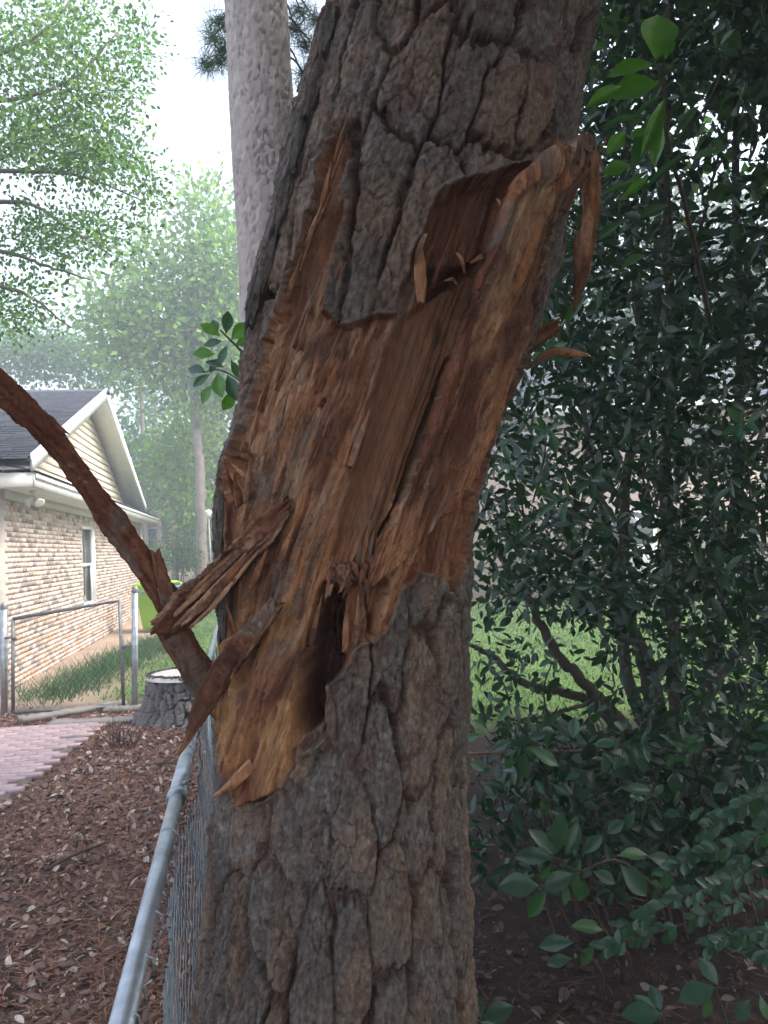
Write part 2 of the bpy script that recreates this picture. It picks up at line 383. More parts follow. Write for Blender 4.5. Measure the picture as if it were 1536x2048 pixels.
    inside = sstep(-1.5, 4.5, s)
    H = hb * (1 - inside) + hw_ * inside
    hb2 = hb * sstep(0, -14, s) + (0.016 + 0.5 * hb) * (1 - sstep(0, -14, s))      # bark edge stays thick round the tear
    H = np.where(s < 4.5, hb2 * (1 - inside) + hw_ * inside, H)
    r = ARg + H
    V = np.stack([AXg + r * np.sin(TH), TY - r * np.cos(TH), Z + 0.003 * fbm(u * 60, v * 60, 90, 2)], -1)
    # pigments
    bt = fbm(u * 14, v * 7, 95, 4); br = fbm(u * 30 + 7, v * 18, 99, 3)
    grey = np.array([0.142, 0.116, 0.100]); tan = np.array([0.190, 0.134, 0.100]); red = np.array([0.110, 0.056, 0.040]); lich = np.array([0.25, 0.24, 0.22])
    B = grey + (tan - grey) * sstep(-0.25, 0.35, bt + (ID - .5))[..., None] * (1 + .25 * (ts % 2 - .5) + .3 * (ID - .5))[..., None]
    B = B + (red - B) * (np.clip(sstep(0.15, 0.45, br) * 0.5 + crack * 0.85, 0, 0.95))[..., None]
    B = B + (lich - B) * (sstep(0.1, 0.45, fbm(u * 60, v * 45, 104, 3)) * sstep(-0.1, 0.4, fbm(u * 7 + 3, v * 6, 108, 2)) * 0.55)[..., None]
    B = B * (1 + 0.55 * fbm(u * 170, v * 90, 112, 3))[..., None]
    B = B + (lich - B) * (.6 * sstep(.62, .9, vn(u * 420, v * 260, 115)))[..., None]
    W = wood_pigment(g, al, 120)
    def tint(W, C, m): return W + (np.array(C) - W) * np.clip(m, 0, 1)[..., None]
    W = tint(W, (0.215, 0.105, 0.058), smooth_panel * 0.8 * sstep(1130, 1050, py))
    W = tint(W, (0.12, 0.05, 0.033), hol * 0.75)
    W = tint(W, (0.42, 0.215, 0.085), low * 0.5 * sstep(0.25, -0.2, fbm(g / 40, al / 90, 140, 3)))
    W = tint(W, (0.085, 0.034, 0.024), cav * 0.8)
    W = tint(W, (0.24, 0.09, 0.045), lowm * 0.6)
    W = tint(W, (0.17, 0.145, 0.125), 0.85 * (1 - sstep(10, 34, np.abs(px - np.interp(py, [780, 900, 960, 1040], [650, 610, 585, 555])) + jag)) * sstep(800, 880, py) * sstep(1050, 1010, py))
    W = tint(W, (0.32, 0.17, 0.10), gash * 0.5)
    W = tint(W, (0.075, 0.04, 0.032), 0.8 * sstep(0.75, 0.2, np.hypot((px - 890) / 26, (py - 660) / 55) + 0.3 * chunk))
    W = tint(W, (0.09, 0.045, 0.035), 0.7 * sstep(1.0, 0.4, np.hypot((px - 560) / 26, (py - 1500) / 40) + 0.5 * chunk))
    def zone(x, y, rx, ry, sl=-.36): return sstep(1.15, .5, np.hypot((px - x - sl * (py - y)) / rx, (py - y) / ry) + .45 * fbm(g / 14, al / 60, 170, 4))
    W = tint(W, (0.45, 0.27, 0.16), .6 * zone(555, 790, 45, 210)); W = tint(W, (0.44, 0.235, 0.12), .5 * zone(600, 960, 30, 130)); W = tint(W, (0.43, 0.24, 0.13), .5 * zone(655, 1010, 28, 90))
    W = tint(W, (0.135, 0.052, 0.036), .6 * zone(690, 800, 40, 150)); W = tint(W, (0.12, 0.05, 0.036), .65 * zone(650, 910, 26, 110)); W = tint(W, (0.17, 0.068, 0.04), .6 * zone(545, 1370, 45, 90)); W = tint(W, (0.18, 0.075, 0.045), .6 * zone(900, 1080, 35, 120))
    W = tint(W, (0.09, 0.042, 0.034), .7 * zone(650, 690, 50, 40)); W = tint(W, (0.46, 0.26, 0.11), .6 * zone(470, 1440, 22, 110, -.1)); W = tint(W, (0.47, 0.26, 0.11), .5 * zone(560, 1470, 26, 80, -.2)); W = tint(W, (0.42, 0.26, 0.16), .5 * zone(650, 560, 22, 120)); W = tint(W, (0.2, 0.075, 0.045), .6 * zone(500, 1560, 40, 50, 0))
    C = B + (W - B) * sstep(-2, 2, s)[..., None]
    i, j = np.meshgrid(np.arange(nz - 1), np.arange(nt_), indexing='ij'); jn = (j + 1) % nt_
    Q = np.stack([i * nt_ + j, i * nt_ + jn, (i + 1) * nt_ + jn, (i + 1) * nt_ + j], -1)
    wood = (s[i, j] > 1.5) & (s[i + 1, jn] > 1.5)
    Vf, Cf = V.reshape(-1, 3), C.reshape(-1, 3)
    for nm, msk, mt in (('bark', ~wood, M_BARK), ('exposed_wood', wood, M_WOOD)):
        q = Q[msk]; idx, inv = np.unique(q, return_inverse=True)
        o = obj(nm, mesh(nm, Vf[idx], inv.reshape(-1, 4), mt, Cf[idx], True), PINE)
        put(o, 'furrowed grey-brown bark plates around the torn wound' if nm == 'bark' else 'orange-brown torn wood laid bare where the bark is gone')
    return

_ax0, _ar0 = axis(0.6)
PINE = thing('pine_tree', (float(_ax0), TY, 0), 'large leaning pine trunk with its bark torn off and rotten orange wood exposed', 'tree')
build_trunk()
def plain_trunk(name, parent, ctrl, mat, nth, nz, seed, cols, su=0.085, sv=0.2, amp=1.0):
    """ctrl: (x,y,z,r) rows; a bark-covered tapering trunk"""
    c = spline(ctrl, nz); th = np.linspace(0, 2 * math.pi, nth, endpoint=False)
    L = np.r_[0, np.cumsum(np.linalg.norm(np.diff(c[:, :3], axis=0), axis=1))]
    TH, LV = np.meshgrid(th, L); h, crack, ID, ts = bark_relief(np.abs(TH - math.pi) * c[:, 3].mean(), LV, seed, su, sv)
    r = c[:, 3][:, None] + h * amp
    V = np.stack([c[:, 0][:, None] + r * np.cos(TH), c[:, 1][:, None] + r * np.sin(TH), c[:, 2][:, None] + 0 * TH], -1)
    a, b, d = [np.array(q) for q in cols]
    C = a + (b - a) * sstep(-.3, .4, fbm(TH * 3, LV * 4, seed + 3, 3) + ID - .5)[..., None]; C = C + (d - C) * (crack * 0.7)[..., None]
    i, j = np.meshgrid(np.arange(nz - 1), np.arange(nth), indexing='ij'); jn = (j + 1) % nth
    Q = np.stack([i * nth + j, i * nth + jn, (i + 1) * nth + jn, (i + 1) * nth + j], -1).reshape(-1, 4)
    return obj(name, mesh(name, V.reshape(-1, 3), Q, mat, C.reshape(-1, 3), True), parent)
BC = ((0.15, 0.122, 0.105), (0.2, 0.135, 0.1), (0.12, 0.06, 0.045))
_a, _b = axis(0.43); _c, _d = axis(3.29)
plain_trunk('root_flare', PINE, [(_a - .02, TY + .02, -0.1, _b + .16), (_a, TY, 0.1, _b + .07), (_a, TY, 0.25, _b + .02), (_a, TY, 0.46, _b - .012)], M_BARK, 120, 60, 5, BC)
plain_trunk('upper_trunk', PINE, [(_c - .0, TY, 3.25, _d - .012), (_c + .28, TY, 5, _d - .03), (_c + .6, TY + .1, 8, _d - .08), (_c + .8, TY + .2, 12, .12), (_c + .9, TY + .2, 15, .04)], M_BARK, 90, 220, 6, BC)

# ------------------------------------------------------------------ torn strips, splinters and slivers
def surf(px, py, off=0.0):
    """point on the pine's smooth trunk seen at pixel (px,py), pushed outwards by off"""
    d = ray(px, py); Y = TY - 0.3
    for _ in range(8):
        p = CAM + d * (Y / d[1]); ax, ar = axis(p[2]); r = ar + off
        dx = np.clip(p[0] - ax, -r * 0.985, r * 0.985); Y = TY - math.sqrt(r * r - dx * dx)
    return CAM + d * (Y / d[1])
def strip(name, parent, ctrl, seed, nl=90, nr=20, rough=0.10, jag=(0.02, 0.02), red=0.0, pale=0.0, sq=0.55, label=None, mat=None, wav=0.12, freq=1.0):
    """ctrl rows: (point, width, thickness); a fibrous strip of wood with ragged ends"""
    nl, nr = int(nl * 1.5), int(nr * 1.8)
    R = np.array([[*p, w_, t_] for p, w_, t_ in ctrl], float); c = spline(R, nl); P = c[:, :3]; w_ = np.maximum(c[:, 3], .001); t_ = np.maximum(c[:, 4], .0008)
    T = np.gradient(P, axis=0); T /= np.linalg.norm(T, axis=1)[:, None] + 1e-12
    Vw = P - CAM; Vw /= np.linalg.norm(Vw, axis=1)[:, None]
    S = np.cross(T, Vw); S /= np.linalg.norm(S, axis=1)[:, None] + 1e-9; N = np.cross(S, T)
    L = np.r_[0, np.cumsum(np.linalg.norm(np.diff(P, axis=0), axis=1))]
    a = np.arange(nr) * 2 * math.pi / nr; A, LL = np.meshgrid(a, L)
    ca, sa = np.cos(A), np.sin(A); x = np.sign(ca) * np.abs(ca) ** sq; y = np.sign(sa) * np.abs(sa) ** sq
    am = np.minimum(A, 2 * math.pi - A)
    n1 = fbm(am * 3.1 * freq + (sa > 0) * 7.7, LL * 9 + seed, seed, 4); n2 = fbm(am * 7 * freq + (sa > 0) * 3.3, LL * 30 + seed * 3, seed + 5, 3)
    n3 = fbm(am * 16 * freq + (sa > 0) * 5, LL * 55 + seed, seed + 7, 3); n4 = fbm(am * 11, LL * 160, seed + 8, 2)
    k = 1 + rough * (1.9 * n1 + 1.3 * n2 + 1.3 * n3 + .6 * n4)
    ww = w_[:, None] * (1 + wav * vn(LL * 14, LL * 0 + seed, seed + 9))
    X = x * ww / 2 * k; Y = y * t_[:, None] / 2 * (1 + 1.6 * (k - 1))
    sh = np.zeros_like(A); ez = sstep(0.12, 0, LL / L[-1]); ee = sstep(0.88, 1, LL / L[-1])
    jn = fbm(A * 3.3, 0 * A + seed * 1.7, seed + 12, 4) + .6 * vn(A * 9, 0 * A + seed, seed + 13)
    sh = -ez * jag[0] * (0.5 + 1.2 * jn) + ee * jag[1] * (0.5 + 1.2 * jn)
    bend = vn(L * 6, L * 0 + seed, seed + 14) * 0.25 * w_
    V = P[:, None] + X[..., None] * S[:, None] + (Y + bend[:, None])[..., None] * N[:, None] + sh[..., None] * T[:, None]
    C = wood_pigment((A - math.pi) * w_.mean() * 300 + 40 * seed, LL * 900 + seed * 31, seed, red, pale)
    i, j = np.meshgrid(np.arange(nl - 1), np.arange(nr), indexing='ij'); q = (j + 1) % nr
    Q = np.stack([i * nr + j, i * nr + q, (i + 1) * nr + q, (i + 1) * nr + j], -1).reshape(-1, 4)
    Vv = np.vstack([V.reshape(-1, 3), V[0].mean(0), V[-1].mean(0)]); Cc = np.vstack([C.reshape(-1, 3), C[0].mean(0), C[-1].mean(0)])
    n0 = nl * nr; Tt = [(n0, (k_ + 1) % nr, k_) for k_ in range(nr)] + [(n0 + 1, n0 - nr + k_, n0 - nr + (k_ + 1) % nr) for k_ in range(nr)]
    o = obj(name, mesh(name, Vv, [Q, np.array(Tt)], mat or M_WOOD, Cc, True), parent)
    if label: put(o, label)
    return o
def Y_(px, py, Y): return at_y(np.float64(px), np.float64(py), np.float64(Y))
def m_(px, Y): return px * Y / 1536
# broken limb: long piece from upper left down to the kink, then the pieces that tie it to the trunk
LIMB = strip('broken_limb', PINE, [(Y_(-60, 725, 1.45), m_(46, 1.45), .045), (Y_(0, 778, 1.5), m_(48, 1.5), .045), (Y_(62, 832, 1.55), m_(44, 1.55), .045), (Y_(110, 885, 1.6), m_(40, 1.6), .042), (Y_(170, 965, 1.65), m_(40, 1.65), .042),
     (Y_(235, 1055, 1.7), m_(48, 1.7), .046), (Y_(285, 1125, 1.73), m_(50, 1.73), .046), (Y_(325, 1185, 1.75), m_(46, 1.75), .045), (Y_(352, 1228, 1.77), m_(50, 1.77), .045)], 3, 170, 26, 0.12, (0.02, 0.03), red=0.75, pale=-.15, sq=0.8,
     label='long reddish broken limb slanting out from the torn trunk')
strip('splinter', LIMB, [(Y_(20, 775, 1.51), m_(16, 1.5), .012), (Y_(62, 815, 1.53), m_(22, 1.5), .014), (Y_(100, 845, 1.57), m_(22, 1.5), .014), (Y_(124, 862, 1.58), m_(10, 1.5), .008)], 8, 50, 12, 0.18, (.01, .012), red=.75, pale=-.2)
strip('splinter', LIMB, [(Y_(337, 1205, 1.74), m_(28, 1.7), .022), (Y_(325, 1160, 1.73), m_(25, 1.7), .02), (Y_(313, 1112, 1.72), m_(17, 1.7), .015)], 9, 50, 14, 0.14, (.005, .014), red=.6)
ARM = strip('torn_strip', PINE, [(Y_(332, 1248, 1.74), m_(46, 1.74), .05), (Y_(372, 1214, 1.73), m_(58, 1.73), .055), (Y_(420, 1170, 1.71), m_(54, 1.71), .05), (Y_(470, 1118, 1.68), m_(50, 1.68), .045), (surf(520, 1068, .03), m_(46, 1.6), .035), (surf(566, 1020, .006), m_(30, 1.6), .02)],
      14, 150, 30, 0.16, (.022, .02), red=.25, pale=.1, sq=.7, label='shaggy fibrous strip of wood bridging the trunk and the broken limb')
for q, (dx, dy, ww, pl) in enumerate([(8, -14, 12, .5), (14, 12, 16, .55), (-4, 20, 10, .6), (22, 26, 9, .5), (4, -24, 8, -.2)]):
    strip('fibre', ARM, [(Y_(345 + dx + q * 6, 1240 + dy - q * 5, 1.705), m_(ww * .6, 1.7), .006), (Y_(400 + dx, 1190 + dy, 1.685), m_(ww, 1.7), .008), (Y_(460 + dx * .7, 1130 + dy * .8, 1.66), m_(ww, 1.7), .008), (Y_(520 + q * 8, 1072 + dy * .5 - q * 5, 1.625), m_(ww * .5, 1.7), .005)], 21 + q, 60, 10, .2, (.012, .02), red=.1, pale=pl)
strip('limb_stub', PINE, [(Y_(345, 1255, 1.78), m_(60, 1.78), .04), (Y_(372, 1305, 1.79), m_(62, 1.79), .042), (Y_(408, 1362, 1.8), m_(62, 1.8), .04), (Y_(440, 1415, 1.81), m_(46, 1.8), .04), (Y_(462, 1460, 1.8), m_(26, 1.8), .03)], 31, 110, 24, .07, (.018, .01), red=.65, pale=-.3, sq=.55,
      label='broken reddish-brown stub below the kink of the limb')
strip('torn_strip', PINE, [(surf(545, 1215, .035), m_(26, 1.6), .012), (surf(500, 1272, .055), m_(46, 1.6), .016), (Y_(455, 1330, 1.66), m_(48, 1.66), .016), (Y_(418, 1388, 1.68), m_(44, 1.68), .015), (Y_(392, 1440, 1.69), m_(32, 1.69), .012), (Y_(376, 1478, 1.7), m_(14, 1.7), .008), (Y_(362, 1500, 1.7), m_(7, 1.7), .005)],
      35, 120, 20, .12, (.015, .012), red=-.15, pale=-.15, label='thin flat strip of brown wood hanging down and ending in a point')
strip('splinter', PINE, [(surf(500, 1535, .02), m_(20, 1.6), .008), (Y_(465, 1568, 1.63), m_(20, 1.63), .008), (Y_(437, 1588, 1.64), m_(9, 1.64), .005)], 41, 40, 10, .15, (.01, .012), red=-.3, pale=.1)
strip('splinter', PINE, [(surf(488, 1300, .03), m_(12, 1.6), .006), (surf(468, 1255, .035), m_(10, 1.6), .006), (surf(452, 1205, .03), m_(4, 1.6), .004)], 42, 30, 8, .12, (.008, .01), red=-.2)
# peeled slab on the right with a splintered top
def slab():
    rows = [(284, 1112, 1172), (300, 1090, 1186), (345, 1046, 1178), (400, 1020, 1130), (470, 995, 1100), (560, 962, 1078), (640, 935, 1062), (700, 912, 1048), (800, 882, 1015), (900, 850, 974), (1000, 802, 925), (1060, 776, 870), (1130, 742, 800), (1172, 731, 750)]
    R = np.array(rows, float); nl, nw = 420, 110
    py = np.linspace(R[0, 0], R[-1, 0], nl); xl = np.interp(py, R[:, 0], R[:, 1]); xr = np.interp(py, R[:, 0], R[:, 2])
    U, PY = np.meshgrid(np.linspace(0, 1, nw), py); PX = xl[:, None] + (xr - xl)[:, None] * U
    edge = 7 * fbm(PY / 26, U * 0 + 2, 7, 4) * (np.exp(-U * 8) - np.exp(-(1 - U) * 8)); PX = PX + edge
    off = np.interp(PY, [284, 430, 650, 800, 950, 1172], [.105, .062, .04, .034, .034, .026])
    top = sstep(430, 290, PY); PYj = PY + top * (46 * fbm(U * 7, 0 * U + 5, 11, 3) + 24 * vn(U * 19, 0 * U, 12) + 10)
    d = ray(PX, PYj); Yv = np.full(PX.shape, TY - 0.2)
    for _ in range(10):
        p = CAM + d * (Yv / d[..., 1])[..., None]; ax, ar = axis(p[..., 2]); r = ar + off
        q = (p[..., 0] - ax) / r; Yv = TY - r * np.sqrt(np.clip(1 - np.minimum(q, 0.97) ** 2, 0, 1)) + 0.25 * np.clip(q - 0.97, 0, 1) * r
    g = PX + 0.36 * (PY - 1000); al = PY
    tc = fbm(g / 22, al / 80, 71, 4) * 3.5; tcs = np.floor(tc) + sstep(0.65, 1.0, tc - np.floor(tc))
    h = 0.007 * (1 - np.abs(fbm(g / 13, al / 170, 156, 4)) * 2) + 0.0045 * tcs + 0.003 * fbm(g / 4, al / 60, 161, 3) + .006 * fbm(g / 24, al / 50, 165, 3)
    nrm = np.stack([np.clip(q, -1, 1), -np.sqrt(np.clip(1 - q ** 2, 0, 1)), 0 * q], -1)
    p = CAM + d * (Yv / d[..., 1])[..., None]
    rim = np.minimum(np.minimum(U, 1 - U) * nw, 6) / 6; h = h - 0.012 * (1 - rim) ** 2
    F = p + nrm * h[..., None]
    th_ = np.interp(PY, [286, 500, 900, 1172], [.03, .034, .026, .016])
    Bk = p - nrm * th_[..., None]
    V = np.vstack([F.reshape(-1, 3), Bk.reshape(-1, 3)]); n = nl * nw
    W = wood_pigment(g, al, 190, red=.05)
    dark = np.array([0.085, 0.045, 0.034]); W = W + (dark - W) * (0.75 * sstep(.5, .85, U + .35 * fbm(g / 30, al / 60, 195, 3)) * sstep(820, 640, PY))[..., None]
    for (x, y, rx, ry, cc, aa) in ((1060, 420, 34, 110, (.46, .29, .17), .6), (985, 620, 26, 120, (.43, .26, .15), .5), (945, 770, 26, 60, (.085, .035, .026), .75), (925, 870, 24, 60, (.11, .045, .032), .7), (1010, 690, 22, 60, (.09, .04, .03), .6), (900, 960, 26, 80, (.2, .085, .05), .5), (800, 1080, 26, 80, (.42, .22, .12), .5)):
        mk = sstep(1.15, .5, np.hypot((PX - x + .36 * (PY - y)) / rx, (PY - y) / ry) + .45 * fbm(g / 14, al / 60, 171, 4)); W = W + (np.array(cc) - W) * (aa * mk)[..., None]
    C = np.vstack([W.reshape(-1, 3), W.reshape(-1, 3)])
    i, j = np.meshgrid(np.arange(nl - 1), np.arange(nw - 1), indexing='ij')
    Q = np.stack([i * nw + j, (i + 1) * nw + j, (i + 1) * nw + j + 1, i * nw + j + 1], -1).reshape(-1, 4)
    i = np.arange(nl - 1); j = np.arange(nw - 1)
    SL = np.stack([i * nw, n + i * nw, n + (i + 1) * nw, (i + 1) * nw], -1); SR = np.stack([i * nw + nw - 1, (i + 1) * nw + nw - 1, n + (i + 1) * nw + nw - 1, n + i * nw + nw - 1], -1)
    ST = np.stack([j, j + 1, n + j + 1, n + j], -1); e = (nl - 1) * nw; SB = np.stack([e + j, n + e + j, n + e + j + 1, e + j + 1], -1)
    o = obj('peeled_slab', mesh('peeled_slab', V, np.vstack([Q, Q[:, ::-1] + n, SL, SR, ST, SB]), M_WOOD, C, True), PINE)
    return put(o, 'long slab of rotten wood lifting off the trunk with a splintered top')
SLAB = slab()
strip('hanging_sliver', SLAB, [(Y_(1172, 296, 1.74), m_(40, 1.74), .018), (Y_(1183, 350, 1.73), m_(34, 1.73), .018), (Y_(1180, 430, 1.73), m_(30, 1.73), .016), (Y_(1168, 500, 1.73), m_(36, 1.73), .015), (Y_(1164, 545, 1.73), m_(26, 1.73), .012), (Y_(1154, 590, 1.73), m_(12, 1.73), .008), (Y_(1149, 616, 1.73), m_(5, 1.73), .004)], 51, 120, 18, .2, (.015, .006), red=-.35, pale=.25)
strip('hanging_sliver', SLAB, [(Y_(1162, 292, 1.66), m_(22, 1.66), .014), (Y_(1160, 335, 1.65), m_(20, 1.65), .013), (Y_(1146, 380, 1.65), m_(18, 1.65), .012), (Y_(1127, 420, 1.65), m_(15, 1.65), .01)], 52, 60, 12, .08, (.012, .008), red=-.5, pale=.1)
strip('splinter', SLAB, [(Y_(1115, 300, 1.62), m_(26, 1.62), .014), (Y_(1140, 330, 1.62), m_(22, 1.62), .012), (Y_(1150, 350, 1.64), m_(12, 1.62), .01)], 53, 40, 12, .14, (.02, .01), red=-.4)
strip('splinter', SLAB, [(Y_(1190, 320, 1.74), .004, .004), (Y_(1203, 295, 1.76), .004, .004), (Y_(1216, 272, 1.78), .003, .003)], 54, 24, 8, .1, (.004, .006), red=.3)
for q, (a, b, wd, sd_) in enumerate([((838, 488), (842, 600), 24, 61), ((850, 470), (832, 520), 10, 62), ((975, 515), (948, 522), 9, 63), ((915, 508), (928, 540), 7, 64), ((995, 400), (1000, 425), 6, 65), ((1013, 402), (1005, 408), 5, 66), ((895, 560), (912, 566), 6, 67)]):
    A_ = surf(*a, .012) if q else surf(838, 488, -.005); B_ = surf(*b, .018); Mid = (A_ + B_) / 2 + np.array([0, -.014, 0])
    strip('splinter', PINE, [(A_, m_(wd * .6, 1.6), .006), (Mid, m_(wd, 1.6), .008), (B_, m_(wd * .6, 1.6), .005)], sd_, 36, 10, .12, (.006, .008), red=-.4, pale=.15)
strip('broken_stub', PINE, [(Y_(1040, 700, 1.84), m_(32, 1.84), .03), (Y_(1080, 672, 1.82), m_(30, 1.82), .028), (Y_(1113, 652, 1.8), m_(22, 1.8), .02)], 71, 50, 14, .09, (.004, .012), red=.5, label='short broken wood stub poking out of the trunk beside the shrub')
strip('splinter', PINE, [(Y_(1055, 735, 1.9), m_(8, 1.9), .008), (Y_(1100, 706, 1.88), m_(14, 1.88), .01), (Y_(1140, 706, 1.87), m_(16, 1.87), .01), (Y_(1172, 710, 1.87), m_(6, 1.87), .005)], 72, 50, 12, .16, (.006, .01), red=.0, pale=.1)
for q in range(30):                                     # shredded tuft above the cavity
    x0, y0 = 665 + RND.random() * 75, 1125 + RND.random() * 40; an = math.radians(RND.uniform(20, 160)); L = RND.uniform(14, 36)
    A_ = surf(x0, y0, .0); B_ = surf(x0 + L * math.cos(an) * .7, y0 + 10 + L * math.sin(an) * .6, .012 + RND.random() * .03)
    strip('shred', PINE, [(A_, m_(9, 1.6), .003), ((A_ + B_) / 2 + np.array([0, -.01, .004]), m_(12, 1.6), .004), (B_, m_(5, 1.6), .002)], 80 + q, 26, 10, .32, (.006, .012), red=.25, pale=-.1, sq=.4)
for q, (x0, y0, x1, y1, wd) in enumerate([(722, 1135, 738, 1050, 9), (735, 1130, 748, 1062, 7), (712, 1140, 720, 1085, 8), (745, 1105, 756, 1045, 6), (505, 640, 540, 560, 6), (556, 760, 580, 690, 9), (600, 700, 612, 640, 10), (700, 930, 735, 830, 12), (470, 990, 452, 935, 12),
        (488, 985, 450, 928, 9), (500, 960, 466, 930, 8), (480, 1010, 470, 960, 12), (492, 1000, 500, 930, 10), (590, 690, 640, 560, 9), (560, 1120, 585, 1060, 10), (500, 1180, 530, 1110, 12), (620, 1290, 642, 1200, 9), (868, 560, 900, 480, 8), (880, 930, 905, 850, 9), (900, 1080, 925, 980, 8),
        (690, 1300, 694, 1210, 12), (712, 1290, 716, 1200, 9), (670, 320, 690, 250, 8), (640, 430, 662, 330, 9), (610, 500, 640, 420, 8), (575, 600, 600, 520, 8), (860, 1150, 880, 1060, 8), (520, 820, 545, 740, 10), (545, 900, 572, 800, 11), (500, 900, 520, 820, 9)]):
    A_ = surf(x0, y0, -.004); B_ = surf(x1, y1, .012 + .012 * RND.random())
    strip('splinter', PINE, [(A_, m_(wd, 1.6), .007), ((A_ * .5 + B_ * .5) + np.array([0, -.004, 0]), m_(wd * 1.1, 1.6), .007), (B_, m_(wd * .35, 1.6), .004)], 110 + q, 34, 8, .14, (.006, .016), red=RND.uniform(-.35, .15), pale=RND.uniform(-.1, .2))
for q in range(46):
    x0, y0 = RND.choice([(RND.uniform(500, 720), RND.uniform(680, 1180)), (RND.uniform(470, 600), RND.uniform(1200, 1500)), (RND.uniform(600, 680), RND.uniform(320, 640))]); L = RND.uniform(25, 75); wd = RND.uniform(2.5, 6)
    A_ = surf(x0, y0, -.004); B_ = surf(x0 + .36 * L + RND.uniform(-4, 4), y0 - L, .006 + .012 * RND.random())
    strip('splinter', PINE, [(A_, m_(wd, 1.6), .004), ((A_ + B_) / 2 + np.array([0, -.003, 0]), m_(wd, 1.6), .004), (B_, m_(wd * .3, 1.6), .002)], 210 + q, 18, 5, .14, (.004, .012), red=RND.uniform(-.5, .2), pale=RND.uniform(-.1, .35))
# loosened bark flakes along the left silhouette and round the wound
for q, (x0, y0, x1, y1, wd, th_) in enumerate([(662, 20, 645, 95, 30, .02), (640, 120, 610, 225, 26, .018), (606, 235, 585, 330, 22, .018), (580, 340, 552, 450, 24, .02), (548, 470, 520, 575, 26, .02), (516, 560, 500, 640, 26, .022), (440, 1000, 436, 1110, 18, .018), (446, 1120, 444, 1270, 20, .018)]):
    A_ = surf(x0, y0, .02); B_ = surf(x1, y1, .024)
    o = strip('bark_flake', PINE, [(A_, m_(wd * .7, 1.7), th_ * .6), ((A_ + B_) / 2, m_(wd, 1.7), th_), (B_, m_(wd * .6, 1.7), th_ * .6)], 150 + q, 60, 18, .16, (.02, .025), mat=M_BARK)
    c = o.data.color_attributes['Col']; n_ = len(o.data.vertices); k_ = np.ones((n_, 4), np.float32); k_[:, :3] = (np.array([.17, .15, .135]) * NPR.uniform(.75, 1.2, (n_, 1))); c.data.foreach_set('color', k_.ravel())

# ================================================================== ground, lawn, litter
HA = np.array([-5.15, 10.4]); HD = np.array([-0.175, 0.985]); HN = np.array([0.985, 0.175])      # house corner, wall direction, outward normal
def ground_h(x, y):
    return 0.045 * np.maximum(y - 18, 0) * sstep(16, 24, y) - 0.004 * np.maximum(y - 60, 0) + 0.025 * fbm(x * .5, y * .5, 4, 3)
def fence_x(y): return -0.182 - 0.195 * y
def lawn_mask(x, y):
    n = 0.5 * fbm(x * .8, y * .8, 21, 3)
    left = sstep(9.2, 9.9, y + n) * sstep(1.1, 1.9, ((x - HA[0]) * HN[0] + (y - HA[1]) * HN[1]) + n)
    right = sstep(6.9, 7.9, y + n) * sstep(-0.4, 0.3, x - fence_x(y))
    return np.maximum(left, right)
def dirt_mask(x, y):
    n = 0.4 * fbm(x * .9, y * .9, 25, 3); o = (x - HA[0]) * HN[0] + (y - HA[1]) * HN[1]
    return sstep(1.9, 1.2, o + n) * sstep(8.9, 9.6, y + n)
def sq_space(a, b, n, c, p=2.2):
    t = np.linspace(-1, 1, n); s = np.sign(t) * np.abs(t) ** p
    return np.where(s < 0, c + s * (c - a), c + s * (b - c))
def build_ground():
    xs = sq_space(-140, 140, 420, -1.5, 2.4); ys = sq_space(-30, 190, 460, 4, 2.2)
    X, Y = np.meshgrid(xs, ys); Z = ground_h(X, Y) + 0.012 * fbm(X * 4, Y * 4, 9, 3)
    lm, dm = lawn_mask(X, Y), dirt_mask(X, Y)
    C = np.array([0.095, 0.055, 0.042]) * (1 + .4 * fbm(X * 3, Y * 3, 31, 4))[..., None]
    shade_mask = sstep(.0, .5, X - fence_x(Y) - .15) * sstep(8.5, 7, Y); C = C * (1 - .68 * shade_mask)[..., None]  # shade right of the fence painted into the soil colour
    D = np.array([0.30, 0.225, 0.165]) * (1 + .3 * fbm(X * 2, Y * 2, 35, 4))[..., None]
    G = np.array([0.075, 0.13, 0.035]) * (1 + .35 * fbm(X * .9, Y * .9, 39, 4))[..., None]
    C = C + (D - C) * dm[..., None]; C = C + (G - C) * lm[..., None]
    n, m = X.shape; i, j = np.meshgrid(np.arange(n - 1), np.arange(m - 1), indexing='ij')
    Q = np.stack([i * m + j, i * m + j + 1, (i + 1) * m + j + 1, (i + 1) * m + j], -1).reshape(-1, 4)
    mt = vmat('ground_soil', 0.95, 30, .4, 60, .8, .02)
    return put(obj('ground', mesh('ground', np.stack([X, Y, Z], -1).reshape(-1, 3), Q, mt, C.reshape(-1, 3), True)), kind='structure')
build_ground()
def unit(v): return v / (np.linalg.norm(v, axis=-1, keepdims=True) + 1e-12)
